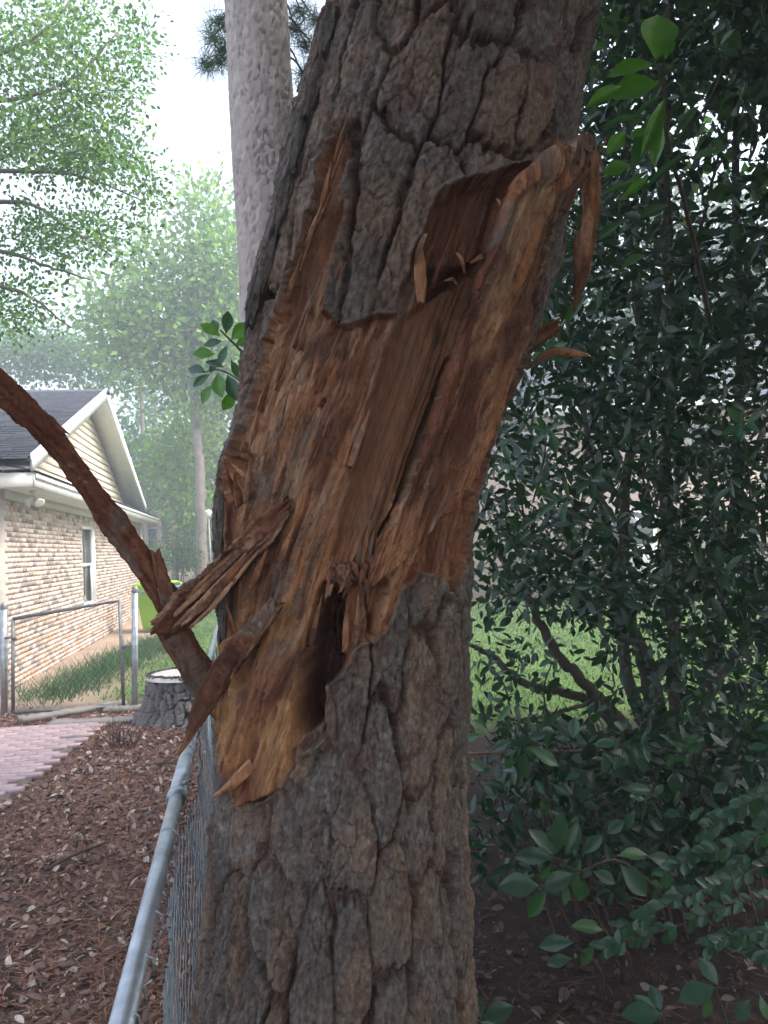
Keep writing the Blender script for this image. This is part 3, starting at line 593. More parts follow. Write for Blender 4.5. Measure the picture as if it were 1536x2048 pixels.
def leaves(P, D, N, L, W, C, shape='oval', fold=0.25, droop=0.2):
    """many leaf blades: base P, direction D, normal N, length L, width W, colour C -> V,Q,T,Col"""
    n = len(P); D = unit(D); S = unit(np.cross(D, N)); N = unit(np.cross(S, D))
    L = np.broadcast_to(L, n)[:, None]; W = np.broadcast_to(W, n)[:, None]
    if shape == 'rhomb':
        V = np.stack([P, P + D * L * .5 + S * W * .5, P + D * L, P + D * L * .5 - S * W * .5 + N * W * fold], 1)
        F = np.array([[0, 1, 2, 3]])
    else:
        st = [(0, 0), (.28, .8), (.6, 1.0), (.86, .55), (1, 0)]
        pts = [P]; mids = []
        for (t, ww) in st[1:4]:
            c = P + D * L * t - N * L * droop * t * t
            pts += [c + S * W * .5 * ww + N * W * fold * ww * .5, c, c - S * W * .5 * ww + N * W * fold * ww * .5]
        pts += [P + D * L - N * L * droop]
        V = np.stack(pts, 1)
        F = None; T3 = np.array([[0, 1, 2], [0, 2, 3], [7, 10, 8], [8, 10, 9]]); Q4 = np.array([[1, 4, 5, 2], [2, 5, 6, 3], [4, 7, 8, 5], [5, 8, 9, 6]])
    k = V.shape[1]; off = (np.arange(n) * k)[:, None, None]
    Cc = np.repeat(C[:, None], k, 1)
    if F is not None: return V.reshape(-1, 3), [(F[None] + off).reshape(-1, 4)], Cc.reshape(-1, 3)
    if fold: Cc = Cc.copy(); Cc[:, [2, 5, 8]] *= 1.12
    return V.reshape(-1, 3), [(Q4[None] + off).reshape(-1, 4), (T3[None] + off).reshape(-1, 3)], Cc.reshape(-1, 3)
def rdir(n, up=0.0, flat=1.0):
    v = NPR.normal(size=(n, 3)); v[:, 2] = v[:, 2] * flat + up; return unit(v)
def litter(name, n, nn, fx, label, dim=1.0, size=1.0):
    x, y = fx(n); z = ground_h(x, y) + 0.012 + NPR.random(n) * .012
    pal = np.array([[.22, .13, .10], [.17, .09, .07], [.30, .21, .17], [.13, .075, .06], [.40, .33, .28], [.20, .11, .08], [.15, .095, .085], [.19, .12, .10], [.16, .10, .08]])
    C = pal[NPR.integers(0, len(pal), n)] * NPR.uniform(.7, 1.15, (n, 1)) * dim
    L = (.018 + .055 * NPR.random(n) ** 2.2) * size
    V, F, Cc = leaves(np.stack([x, y, z], -1), rdir(n, .05, .3), rdir(n, 1.6, .6), L, L * NPR.uniform(.35, .6, n), C, 'oval', NPR.uniform(-.3, .8), NPR.uniform(-.15, .2))
    # pine needles and twig bits
    x, y = fx(nn); z = ground_h(x, y) + .014 + NPR.random(nn) * .012
    d = rdir(nn, 0, .08); s = unit(np.cross(d, [0, 0, 1.0])); L = NPR.uniform(.06, .16, nn)[:, None]; P = np.stack([x, y, z], -1)
    w_ = NPR.uniform(.0012, .0028, nn)[:, None]
    V2 = np.stack([P - s * w_, P + s * w_, P + d * L + [0, 0, .004]], 1).reshape(-1, 3); T2 = np.arange(nn * 3).reshape(-1, 3) + len(V)
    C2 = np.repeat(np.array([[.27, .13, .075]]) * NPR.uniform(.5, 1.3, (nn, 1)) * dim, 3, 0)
    o = obj(name, mesh(name, np.vstack([V, V2]), [F[0], np.vstack([F[1], T2])], M_LITTER, np.vstack([Cc, C2])))
    return put(o, label, 'leaf litter', kind='stuff')
def off_path(x, y): return (x < -2.85) & (y > 4.5) & (y < 8.15)
def fx_left(n):
    y = 0.5 + 8.6 * NPR.random(n) ** 1.15; x = fence_x(y) + .02 - NPR.random(n) ** 1.0 * (1.2 + .62 * y)
    b = off_path(x, y) & (NPR.random(n) < .96); x = np.where(b, fence_x(y) - NPR.random(n) * 1.3, x); return x, y
def fx_right(n):
    y = 0.6 + 7.2 * NPR.random(n); x = fence_x(y) + .05 + NPR.random(n) * (1.3 + .85 * y); return x, y
litter('leaf_litter', 32000, 42000, fx_left, 'brown fallen leaves and pine needles covering the ground left of the fence', 1.2)
litter('leaf_litter', 10000, 10000, fx_right, 'fallen leaves under the evergreen shrub, coloured dark to paint in its shade', .4)  # litter colour lowered here to stand in for shade
def grass():
    n = 90000; x = NPR.uniform(-8, 9, n); y = 6.8 + 22 * NPR.random(n) ** 1.5
    m = (NPR.random(n) < lawn_mask(x, y)); x, y = x[m], y[m]; n = len(x)
    P = np.stack([x, y, ground_h(x, y)], -1); h = NPR.uniform(.02, .05, n)[:, None] * (1 + .02 * y[:, None]); s = rdir(n, 0, 0) * NPR.uniform(.004, .009, (n, 1)) * (1 + .05 * y[:, None])
    t = P + rdir(n, 0, 0) * h * .45; t[:, 2] += h[:, 0]
    V = np.stack([P - s, P + s, t], 1).reshape(-1, 3)
    C = np.repeat(np.array([[.085, .155, .035]]) * NPR.uniform(.6, 1.5, (n, 1)) * (1 + NPR.uniform(-.15, .3, (n, 1)) * np.array([1, 0, 0])), 3, 0)
    put(obj('grass', mesh('grass', V, np.arange(n * 3).reshape(-1, 3), M_GRASS, C)), 'short green mown grass on the lawns behind the fence and shrub', 'grass', kind='stuff')
    # long weedy tufts beside the bare soil by the gate
    n = 5200; t0 = NPR.random(n); a = at_z(np.float64(95), np.float64(1400)); b = at_z(np.float64(345), np.float64(1275))
    c = a[None] + (b - a)[None] * t0[:, None] + np.stack([NPR.normal(0, .28, n), NPR.normal(0, .35, n), np.zeros(n)], -1); c[:, 2] = ground_h(c[:, 0], c[:, 1])
    h = NPR.uniform(.1, .3, n)[:, None]; s = rdir(n, 0, 0) * .006; t = c + rdir(n, 0, 0) * h * .6; t[:, 2] += h[:, 0] * .8
    C = np.repeat(np.array([[.045, .095, .035]]) * NPR.uniform(.6, 1.4, (n, 1)), 3, 0)
    put(obj('weeds', mesh('weeds', np.stack([c - s, c + s, t], 1).reshape(-1, 3), np.arange(n * 3).reshape(-1, 3), M_GRASS, C)), 'dark green long weeds growing beside the bare soil behind the gate', 'weeds', kind='stuff')
grass()
# brick path
def path():
    root = bpy.data.objects.new('path', mesh('path', *(lambda m: (np.concatenate(m.V), np.concatenate(m.Q)))(MB().box(-2.6, -.06, -.05, 3.75, -.06, .012)), nmat('path_sand', (.14, .11, .10), (.22, .18, .16), 20, .95)))
    COL.objects.link(root); put(root, kind='structure'); root.location = (-2.72, 4.5, 0.012); root.rotation_euler = (0, 0, math.radians(4))
    ms = []
    for q, (c1, c2) in enumerate([((.36, .25, .25), (.46, .34, .34)), ((.42, .29, .28), (.52, .39, .38)), ((.33, .24, .25), (.43, .33, .34))]):
        mt = nmat('paver_clay_%d' % q, c1, c2, 18, .85, .4, 120)
        m = MB(); m.prism([(-.096, -.03), (.096, -.03), (.096, .012), (.09, .018), (-.09, .018), (-.096, .012)], 1, -.045, .045); ms.append(m.me('paver', mt))
    for r in range(38):
        for c in range(9):
            x, y = -.1 - c * .2 - (r % 2) * .1, .05 + r * .096
            if c > 8 or (c == 0 and RND.random() < .12): continue
            o = obj('paver', ms[RND.randrange(3)], root, False); o.location = (x, y, .012 + RND.uniform(-.004, .004)); o.rotation_euler = (RND.uniform(-.015, .015), RND.uniform(-.015, .015), RND.uniform(-.02, .02))
path()

# ================================================================== chain-link fence along the trunk, gate, side fence
RZ = 1.1
def zig(mb, A, B, z0, z1, pitch=.055, r=.0014, step=None):
    """woven diamond mesh in the vertical plane from A to B"""
    A, B = np.asarray(A, float), np.asarray(B, float); Ln = np.linalg.norm(B - A); d = (B - A) / Ln; nrm = np.array([-d[1], d[0]])
    n = int(Ln / pitch); m = int((z1 - z0) / (pitch / 1.0))
    k = np.arange(2 * m + 1)
    for q in range(n):
        s = (q + .25 + .5 * (k % 2)) * pitch if True else 0
        s = q * pitch + (k % 2) * pitch
        z = z0 + (z1 - z0) * k / (2 * m)
        bow = -.012 + .014 * math.sin(q * .23) + .004 * np.sin(k * .5 + q)
        P = np.stack([A[0] + d[0] * s + nrm[0] * (bow + (k % 2) * .002), A[1] + d[1] * s + nrm[1] * (bow + (k % 2) * .002), z], -1)
        mb.tube(P, r, 4, cap=False)
f0y, f1y = .25, 9.25
CF = thing('chain_link_fence', (fence_x(2.0), 2.0, 0), 'galvanised chain-link fence with its top rail running past the pine trunk', 'fence')
def fl(y, z): return np.array([fence_x(y), y, z])
MB().tube([fl(.2, RZ), fl(1.8, RZ), fl(2.15, RZ)], .0185, 16).obj('top_rail', M_GALV, CF, smooth=True)
m = MB(); m.tube([fl(2.08, RZ), fl(2.11, RZ)], .0265, 16); m.tube([fl(2.1, RZ), fl(2.64, RZ)], .0228, 16); m.tube([fl(2.55, RZ), fl(2.57, RZ)], .0245, 16)
sleeve = m.obj('rail_sleeve', M_GALV, CF, smooth=True); put(sleeve, 'wider pale sleeve joining two lengths of top rail')
m = MB(); p = fl(2.16, RZ + .014) + np.array([.012, 0, 0]); m.tube([p, p + np.array([.014, -.002, .008])], .007, 8); m.obj('bolt', M_GALVD, sleeve, smooth=True)
MB().tube([fl(2.64, RZ), fl(5, RZ), fl(f1y, RZ)], .0185, 12).obj('top_rail', M_GALV, CF, smooth=True)
for y in (.12, 4.75, f1y):
    MB().tube([fl(y, -.1), fl(y, RZ + .02)], .03, 14).obj('post', M_GALV, CF, smooth=True)
m = MB(); zig(m, fl(.2, 0)[:2] + np.array([.026, 0]), fl(f1y, 0)[:2] + np.array([.026, 0]), .03, RZ - .01, .045, .0019)
m.obj('wire_mesh', M_WIRE, CF)
for q in range(int(8.5 / .11)):                              # twisted wire ends poking up beside the rail
    if q > 34: break
    y = .5 + q * .075; p = fl(y, RZ - .01) + np.array([.026, 0, 0])
    MB().tube([p, p + np.array([RND.uniform(-.006, .006), .008, .016]), p + np.array([RND.uniform(-.01, .01), -.004, .03])], .0016, 5).obj('wire_end', M_WIRE, CF)
for q in range(9):
    y = .7 + q * .22; m = MB(); a = np.linspace(0, 2 * math.pi, 14)
    m.tube(np.stack([fence_x(y) + .022 * np.cos(a) + .004, y + .004 * np.sin(a / 2), RZ + .022 * np.sin(a)], -1), .0016, 5)
    if q in (1, 5, 8): m.obj('wire_tie', M_WIRE, CF)
# dried vine on the mesh
DV = thing('dried_vine', (fence_x(1.2) + .05, 1.2, 0), 'dried pale vine stems with small buds clinging to the chain-link mesh', 'vine')
M_VINE = nmat('dry_vine', (.22, .17, .13), (.36, .29, .23), 30, .9, .3)
for q in range(7):
    y0 = .9 + q * .26; pts = []
    for k in range(7):
        t = k / 6; y = y0 + .12 * math.sin(t * 3 + q) + .25 * t; pts.append([fence_x(y) + .045 + .012 * math.sin(k * 1.7 + q), y, .05 + t * (1.0 - .03 * q)])
    st = MB().tube(spline(pts, 40), np.linspace(.004, .0015, 40), 6).obj('stem', M_VINE, DV, smooth=True)
    P = spline(pts, 40)
    for k in range(14, 40, 2):
        m = MB(); c = P[k]; d = np.array([RND.uniform(-.02, .02), RND.uniform(-.015, .015), RND.uniform(.006, .02)])
        m.tube([c, c + d * .7, c + d, c + d * 1.3], [.0012, .002, .0042, .001], 6); m.obj('bud', M_VINE, st, smooth=True)
# gate with its two posts
P_L = at_y(np.float64(8), np.float64(1420), 8.9); P_R = at_y(np.float64(268), np.float64(1388), 8.9)
def gate():
    G = thing('gate', (P_L[0], 8.9, 0), 'sagging chain-link gate with a grey tube frame in front of the brick house', 'gate')
    c = [at_y(np.float64(x), np.float64(y), 8.88) for x, y in ((26, 1424), (26, 1238), (239, 1200), (247, 1412))]
    nm = ['frame_post', 'frame_top', 'frame_post', 'frame_bottom']
    for q in range(4):
        a, b = c[q], c[(q + 1) % 4]; MB().tube([a, b], .021, 10).obj(nm[q], M_GALVD, G, smooth=True)
    a, b = c[0], c[3]; m = MB(); zig(m, a[:2] + .0, b[:2], a[2] + .02, (c[1][2] + c[2][2]) / 2 - .06, .07, .0016); m.obj('wire_mesh', M_WIRE, G)
    for (x, y) in ((251, 1292), (30, 1275)):
        p = at_y(np.float64(x), np.float64(y), 8.88); m = MB(); m.tube([p + np.array([-.03, 0, 0]), p + np.array([.13 if x > 100 else -.12, 0, .0])], .013, 8); m.tube([p + np.array([-.012, 0, -.03]), p + np.array([-.012, 0, .03])], .028, 10)
        m.obj('latch' if x > 100 else 'hinge', M_GALVD, G, smooth=True)
    for q, (P, tp) in enumerate(((P_L, 1213), (P_R, 1180))):
        t = at_y(np.float64(8 if q == 0 else 270), np.float64(tp), 8.9)
        po = thing('gate_post', (P[0], P[1], 0), ('round steel gate post hung with the gate hinges' if q == 0 else 'round steel gate post beside the lime green bin'), 'post', 'steel posts of the gate')
        MB().tube([(P[0], P[1], -.15), (t[0], t[1], t[2])], .036, 12).obj('pole', M_GALV, po, smooth=True)
        MB().lathe([(0.001, .05), (.022, .045), (.036, .02), (.039, 0), (.039, -.03)], t, 12).obj('cap', M_GALVD, po, smooth=True)
gate()
def side_fence():
    A = at_y(np.float64(274), np.float64(1186), 8.92); B = at_y(np.float64(450), np.float64(1160), 9.2)
    S = thing('side_fence', (A[0], A[1], 0), 'chain-link fence section with a pale top rail right of the gate', 'fence')
    MB().tube([A, (A + B) / 2, B], .018, 12).obj('top_rail', M_GALV, S, smooth=True)
    a2, b2 = A.copy(), B.copy(); a2[2] = .16; b2[2] = .2
    MB().tube([a2, b2], .012, 10).obj('bottom_rail', M_GALV, S, smooth=True)
    m = MB(); zig(m, A[:2], B[:2], .1, 1.3, .065, .0012); m.obj('wire_mesh', M_WIRE, S)
side_fence()
# old boards edging the path, stump, twig clump, fallen sticks
M_BOARD = nmat('weathered_board', (.16, .14, .125), (.30, .27, .24), 6, .9, .5, 60, stretch=(.3, 1, 1))
def board(x0, y0, x1, y1, wd, th_, label):
    a, b = at_z(np.float64(x0), np.float64(y0), .03), at_z(np.float64(x1), np.float64(y1), .03); L = np.linalg.norm(b - a); n = 24
    V = []; 
    for k in range(n + 1):
        t = k / n; w_ = wd * (1 + .08 * RND.uniform(-1, 1)); V += [(t * L, -w_ / 2, 0), (t * L, w_ / 2, 0), (t * L, w_ / 2, th_ * RND.uniform(.8, 1.1)), (t * L, -w_ / 2, th_ * RND.uniform(.8, 1.1))]
    Q = [(k * 4 + q, k * 4 + (q + 1) % 4, k * 4 + 4 + (q + 1) % 4, k * 4 + 4 + q) for k in range(n) for q in range(4)] + [(0, 3, 2, 1), (4 * n, 4 * n + 1, 4 * n + 2, 4 * n + 3)]
    o = obj('edging_board', mesh('edging_board', V, np.array(Q), M_BOARD)); o.location = Vector((a[0], a[1], max(0, ground_h(a[0], a[1])) + .005)); o.rotation_euler = (0, 0, math.atan2(b[1] - a[1], b[0] - a[0]))
    put(o, label, 'board', 'weathered boards edging the path')
board(36, 1442, 252, 1407, .12, .07, 'weathered timber edging board lying under the gate')
board(210, 1420, 310, 1416, .14, .06, 'weathered timber board lying between gate and stump')
board(100, 1447, 300, 1438, .2, .05, 'pale flat edging board across the end of the brick path')
def stump():
    c = at_z(np.float64(372), np.float64(1440)); c[2] = 0
    S = thing('tree_stump', c, 'grey rough-barked sawn stump beside the gate path', 'stump')
    n, mz = 220, 90; th = np.linspace(0, 2 * math.pi, n, endpoint=False); z = np.linspace(-.05, .52, mz); T, Z = np.meshgrid(th, z)
    fl_ = .36 + .20 * np.exp(-np.maximum(Z, 0) * 5.5) + .05 * np.cos(T * 5 + 1) * np.exp(-Z * 4); h, cr, ID, ts = bark_relief(np.abs(T - math.pi) * .4, Z, 44, .09, .16)
    R = fl_ + h * 1.8; V = np.stack([c[0] + R * np.cos(T), c[1] + R * np.sin(T), Z], -1)
    C = np.array([.17, .15, .145]) * (1 + .5 * (ID - .5) - .45 * cr)[..., None]
    i, j = np.meshgrid(np.arange(mz - 1), np.arange(n), indexing='ij'); q = (j + 1) % n
    obj('bark', mesh('bark', V.reshape(-1, 3), np.stack([i * n + j, i * n + q, (i + 1) * n + q, (i + 1) * n + j], -1).reshape(-1, 4), M_BARK, C.reshape(-1, 3), True), S)
    m = MB(); m.lathe([(.0, .505), (.15, .503), (.3, .50), (.36, .497), (.39, .46)], c, 40); m.obj('cut_face', nmat('sawn_wood', (.42, .38, .34), (.58, .54, .49), 12, .9, .3), S)
stump()
def clump():
    c = at_z(np.float64(245), np.float64(1500)); T = thing('twig_clump', c, 'clump of cut brown twigs beside the brick path', 'twigs')
    for q in range(26):
        d = np.array([RND.uniform(-.22, .22), RND.uniform(-.15, .15), RND.uniform(.1, .34)]); b = c + np.array([RND.uniform(-.1, .1), RND.uniform(-.1, .1), -.02])
        MB().tube(spline([b, b + d * .5 + np.array([0, 0, .03]), b + d], 8), np.linspace(.007, .0025, 8), 5).obj('twig', M_TWIG, T)
    for q in range(3):
        a = at_z(np.float64([322, 300, 90][q]), np.float64([1478, 1530, 1740][q]), .03); d = np.array([[.45, .25, .03], [.3, -.1, .02], [.25, .3, .03]][q])
        o = MB().tube(spline([a, a + d * .5 + np.array([0, .02, .01]), a + d], 10), np.linspace(.012, .005, 10), 6).obj('fallen_stick', M_TWIG); put(o, ['thin fallen stick lying on the litter below the stump', 'thin fallen stick lying on the litter right of the twig clump', 'thin fallen stick lying on open litter'][q], 'stick')
clump()

# ================================================================== brick house with gable on the left
M_WHITE = nmat('white_trim', (.72, .71, .69), (.80, .79, .77), 5, .55, .05)
M_SOFF = nmat('soffit_paint', (.60, .57, .53), (.68, .65, .61), 4, .6, .05)
M_SIDE = nmat('cream_siding', (.66, .56, .43), (.74, .64, .50), 3, .55, .06)
M_SHING = nmat('asphalt_shingle', (.055, .06, .075), (.10, .108, .13), 30, .95, .6, 200)
M_MORT = nmat('mortar', (.48, .43, .37), (.58, .53, .46), 12, .95, .3)
M_GLASS = nmat('window_glass', (.05, .055, .06), (.09, .10, .11), 2, .08, .0, spec=.8)
M_DARK = nmat('black_rubber', (.02, .02, .02), (.04, .04, .04), 10, .7, .1)
BRM = [nmat('brick_%d' % q, a, b, 22, .9, .4, 90) for q, (a, b) in enumerate([((.49, .38, .32), (.58, .47, .40)), ((.46, .34, .28), (.54, .42, .35)), ((.20, .155, .14), (.29, .23, .205)), ((.56, .46, .40), (.63, .54, .47)), ((.44, .26, .18), (.52, .33, .235)), ((.33, .255, .22), (.41, .33, .285))])]
def house():
    rz = math.atan2(HD[1], HD[0]); H = thing('brick_house', (HA[0], HA[1], 0), 'tan brick house with cream clapboard gable, white trim and dark shingle roof', 'house', rz=rz)
    L, DP, EZ = 13.0, 8.5, 2.75
    def part(mb, name, mat, parent=H, **k): return mb.obj(name, mat, parent, False, **k)
    WX0, WX1, WZ0, WZ1 = 4.95, 6.15, .82, 2.42
    m = MB(); m.box(0.002, WX0, .001, .25, -.1, EZ); m.box(WX1, L - .01, .001, .25, -.1, EZ); m.box(WX0, WX1, .001, .25, -.1, WZ0); m.box(WX0, WX1, .001, .25, WZ1, EZ)
    m.box(.002, .25, .25, DP, -.1, EZ)
    wall = part(m, 'wall', M_MORT)
    bm = [MB().box(-.0965, .0965, -.045, .045, -.0305, .0305).me('brick', t) for t in BRM]
    hm = [MB().box(-.045, .045, -.045, .045, -.0305, .0305).me('brick_half', t) for t in BRM]
    rest = [MB() for _ in BRM]; items = []
    nc = int((EZ - .0) / .0725)
    for r in range(nc):
        z = .03 + r * .0725
        for c in range(int(L / .203) + 1):
            x = c * .203 + (r % 2) * .1015 + .1
            if x > L - .1: continue
            if x > WX0 - .1 and x < WX1 + .1 and WZ0 - .04 < z < WZ1 + .04: continue
            u = RND.random(); lowz = z < .85
            t = RND.choices(range(6), [5, 4, 3.2, 2.5, (5 if lowz else .5), 2.5])[0]
            items.append((x, z, t))
    items.sort(key=lambda q: q[0])
    for k, (x, z, t) in enumerate(items):
        if k < 300:
            o = obj('brick', bm[t], wall, False); o.location = (x, .04 + RND.uniform(-.003, .002), z)
        else:
            dy = RND.uniform(-.003, .002); rest[t].box(x - .0965, x + .0965, -.005 + dy, .07, z - .0305, z + .0305)
    for t, mb in enumerate(rest): put(part(mb, 'bricks', BRM[t], wall), kind='stuff')
    front = [MB() for _ in BRM]
    for r in range(nc):                                   # corner bricks on the front wall
        for c in range(40):
            t = RND.choices(range(6), [4, 4, 2, 2, 3, 2])[0]; y = c * .203 + (r % 2) * .1015 + .203; z = .03 + r * .0725
            if y < DP - .1: front[t].box(-.004, .05, y - .0965, y + .0965, z - .0305, z + .0305)
    for t, mb in enumerate(front): put(part(mb, 'front_bricks', BRM[t], wall), kind='stuff')
    # window
    wn = part(MB().box(WX0, WX1, .02, .08, WZ0, WZ0 + .05).box(WX0, WX1, .02, .08, WZ1 - .06, WZ1).box(WX0, WX0 + .06, .02, .08, WZ0 + .05, WZ1 - .06).box(WX1 - .13, WX1, -.012, .08, WZ0 + .05, WZ1 - .06), 'window', M_WHITE)
    part(MB().box(WX0 + .06, WX1 - .13, .07, .075, WZ0 + .05, WZ1 - .06), 'pane', M_GLASS, wn)
    part(MB().box(WX0 + .06, WX1 - .13, .035, .068, 1.60, 1.66).box(WX0 + .06, WX0 + .11, .04, .068, WZ0 + .05, 1.6).box(WX1 - .2, WX1 - .13, .03, .068, WZ0 + .05, 1.6), 'sash', M_WHITE, wn)
    part(MB().box(WX0 - .05, WX1 + .05, -.05, .06, WZ0 - .06, WZ0 - .003), 'sill', M_WHITE, wn)
    # eave under the gable: soffit, fascia, ledge
    X0, X1 = -.42, 13.6
    part(MB().box(X0 + .02, X1 - .02, -.48, DP, EZ, EZ + .02).box(0, L, -.03, -.007, EZ - .14, EZ - .002), 'soffit', M_SOFF)
    part(MB().box(X0, X1, -.51, -.482, EZ - .02, EZ + .17), 'fascia', M_WHITE); part(MB().box(X0, X0 + .018, -.481, DP, EZ - .02, EZ + .17), 'fascia', M_WHITE)
    part(MB().box(X0, X1, -.535, -.512, EZ + .09, EZ + .16), 'drip_trim', M_WHITE)
    part(MB().prism([(-.56, EZ + .172), (-.56, EZ + .185), (-.02, EZ + .33), (-.02, EZ + .30)], 0, X0 - .02, X1 + .02), 'ledge_roof', M_SHING)
    # gable
    PX, PZ, GX0, GX1, GZ = 5.25, 5.0, -.45, 10.9, EZ + .2
    nb = 15; bh = (PZ - GZ) / nb
    for q in range(nb):
        z0 = GZ + q * bh; z1 = z0 + bh * 1.04
        f0, f1 = (z0 - GZ) / (PZ - GZ), min(1, (z1 - GZ) / (PZ - GZ))
        a0, b0 = GX0 + .3 + (PX - GX0 - .3) * f0, GX1 - .3 - (GX1 - .3 - PX) * f0; a1, b1 = GX0 + .3 + (PX - GX0 - .3) * f1, GX1 - .3 - (GX1 - .3 - PX) * f1
        m = MB(); V = [(a0, -.062, z0), (b0, -.062, z0), (b1, -.03, z1), (a1, -.03, z1), (a0, 0, z0), (b0, 0, z0), (b1, 0, z1), (a1, 0, z1)]
        m.add(V, [(0, 1, 2, 3), (4, 7, 6, 5), (0, 4, 5, 1), (1, 5, 6, 2), (2, 6, 7, 3), (3, 7, 4, 0)]); part(m, 'siding_board', M_SIDE)
    def rake(xa, za, xb, zb, y0, y1, h, name, mat, dz=0.0):
        m = MB(); m.add([(xa, y0, za + dz), (xb, y0, zb + dz), (xb, y0, zb + h + dz), (xa, y0, za + h + dz), (xa, y1, za + dz), (xb, y1, zb + dz), (xb, y1, zb + h + dz), (xa, y1, za + h + dz)], [(0, 1, 2, 3), (4, 7, 6, 5), (0, 4, 5, 1), (1, 5, 6, 2), (2, 6, 7, 3), (3, 7, 4, 0)])
        return part(m, name, mat)
    rake(GX0, GZ - .02, PX, PZ, -.50, -.465, .235, 'rake_board', M_WHITE); rake(PX, PZ, GX1, GZ - .02, -.50, -.465, .235, 'rake_board', M_WHITE)
    rake(GX0 + .02, GZ + .01, PX, PZ + .01, -.464, -.02, .03, 'rake_soffit', M_SOFF); rake(PX, PZ + .01, GX1 - .02, GZ + .01, -.464, -.02, .03, 'rake_soffit', M_SOFF)
    # roof: shingle courses on the slope facing the gate, plain deck behind
    roof = part(MB().add([(GX0 - .05, -.49, GZ + .12), (PX, -.49, PZ + .17), (PX, DP + 1, PZ + .17), (GX0 - .05, DP + 1, GZ + .12), (GX1 + .05, -.49, GZ + .12), (GX1 + .05, DP + 1, GZ + .12)], [(0, 1, 2, 3), (1, 4, 5, 2)]), 'roof', M_SHING)
    nr = 42
    for q in range(nr):
        t0, t1 = q / nr, (q + 1.25) / nr; m = MB(); y = -.462
        while y < DP:
            wd = RND.uniform(.26, .34); dz = RND.uniform(-.006, .006)
            x0 = GX0 - .1 + (PX - GX0 + .1) * t0 + RND.uniform(-.012, .012); x1 = GX0 - .1 + (PX - GX0 + .1) * t1
            z0 = GZ + .14 + (PZ + .04 - GZ) * t0; z1 = GZ + .125 + (PZ + .04 - GZ) * t1
            m.add([(x0, y, z0 + .024 + dz), (x1, y, z1), (x1, y + wd, z1), (x0, y + wd, z0 + .024 + dz), (x0, y, z0), (x0, y + wd, z0)], [(0, 1, 2, 3), (0, 3, 5, 4)]); y += wd + .004
        part(m, 'shingle_course', M_SHING, roof)
    part(MB().prism([(PX - .14, PZ + .12), (PX, PZ + .19), (PX + .14, PZ + .12), (PX, PZ + .215)], 1, -.54, DP), 'ridge_cap', M_SHING, roof)
    part(MB().tube([(L + .04, -.05, 0), (L + .04, -.05, EZ)], .04, 8), 'downspout', M_WHITE)
    # twin floodlight under the corner
    fl_ = thing('flood_light', (0, 0, 0), 'white twin-head flood light fixed under the eave corner of the brick house', 'lamp')
    W = lambda x, y, z: np.array([HA[0] + HD[0] * x - HN[0] * y, HA[1] + HD[1] * x - HN[1] * y, z])
    c = W(.35, -.30, 2.75); fl_.location = Vector(c)
    MB().lathe([(.001, 0), (.06, 0), (.06, -.04), (.02, -.05), (.02, -.1), (.001, -.1)], c, 14).obj('base', M_WHITE, fl_, smooth=True)
    for s in (-1, 1):
        a = c + np.array([0, 0, -.09]); d = np.array([.10 * s, -.06, -.10]); k = np.array([0, .35, .7, 1.0, 1.02])
        MB().tube(a[None] + d[None] * k[:, None], [.022, .03, .05, .075, .06], 14).obj('lamp_head', M_WHITE, fl_, smooth=True)
house()
def bin_():
    b = at_z(np.float64(318), np.float64(1262), .0); rz = math.radians(-24)
    B = thing('wheelie_bin', (b[0], b[1], 0), 'bright lime green wheeled rubbish bin at the far corner of the brick house', 'bin', rz=rz)
    M_LIME = nmat('lime_plastic', (.24, .56, .012), (.30, .64, .02), 4, .45, .03)
    def ring(z, hx, hy, r=.06):
        P = []
        for (sx, sy, a0) in ((1, 1, 0), (-1, 1, 90), (-1, -1, 180), (1, -1, 270)):
            for k in range(4): a = math.radians(a0 + k * 30); P.append((sx * (hx - r) + r * math.cos(a), sy * (hy - r) + r * math.sin(a) - .0, z))
        return P
    rings = [(.06, .24, .28), (.14, .26, .30), (1.0, .35, .41), (1.0, .375, .435), (1.07, .375, .435)]
    V = sum([ring(*r) for r in rings], []); n = 16
    Q = [(k * n + j, k * n + (j + 1) % n, (k + 1) * n + (j + 1) % n, (k + 1) * n + j) for k in range(len(rings) - 1) for j in range(n)]
    body = obj('body', mesh('body', V, [np.array(Q), np.array([(0, j + 1, j) for j in range(1, n - 1)])], M_LIME), B, False)
    rings = [(1.072, .385, .445), (1.10, .385, .445), (1.15, .30, .36), (1.155, .02, .02)]; V = sum([ring(*r, r=.06 if r[1] > .1 else .01) for r in rings], [])
    Q = [(k * n + j, k * n + (j + 1) % n, (k + 1) * n + (j + 1) % n, (k + 1) * n + j) for k in range(3) for j in range(n)]
    obj('lid', mesh('lid', V, np.array(Q), M_LIME), B, False)
    MB().box(.30, .42, -.3, .3, .93, 1.12).obj('handle', nmat('dark_green_plastic', (.02, .05, .03), (.04, .08, .05), 5, .5), B, False)
    for s in (-1, 1): MB().tube([(.27, s * .25, .13), (.27, s * .33, .13)], .13, 18).obj('wheel', M_DARK, B, False, smooth=True)
bin_()
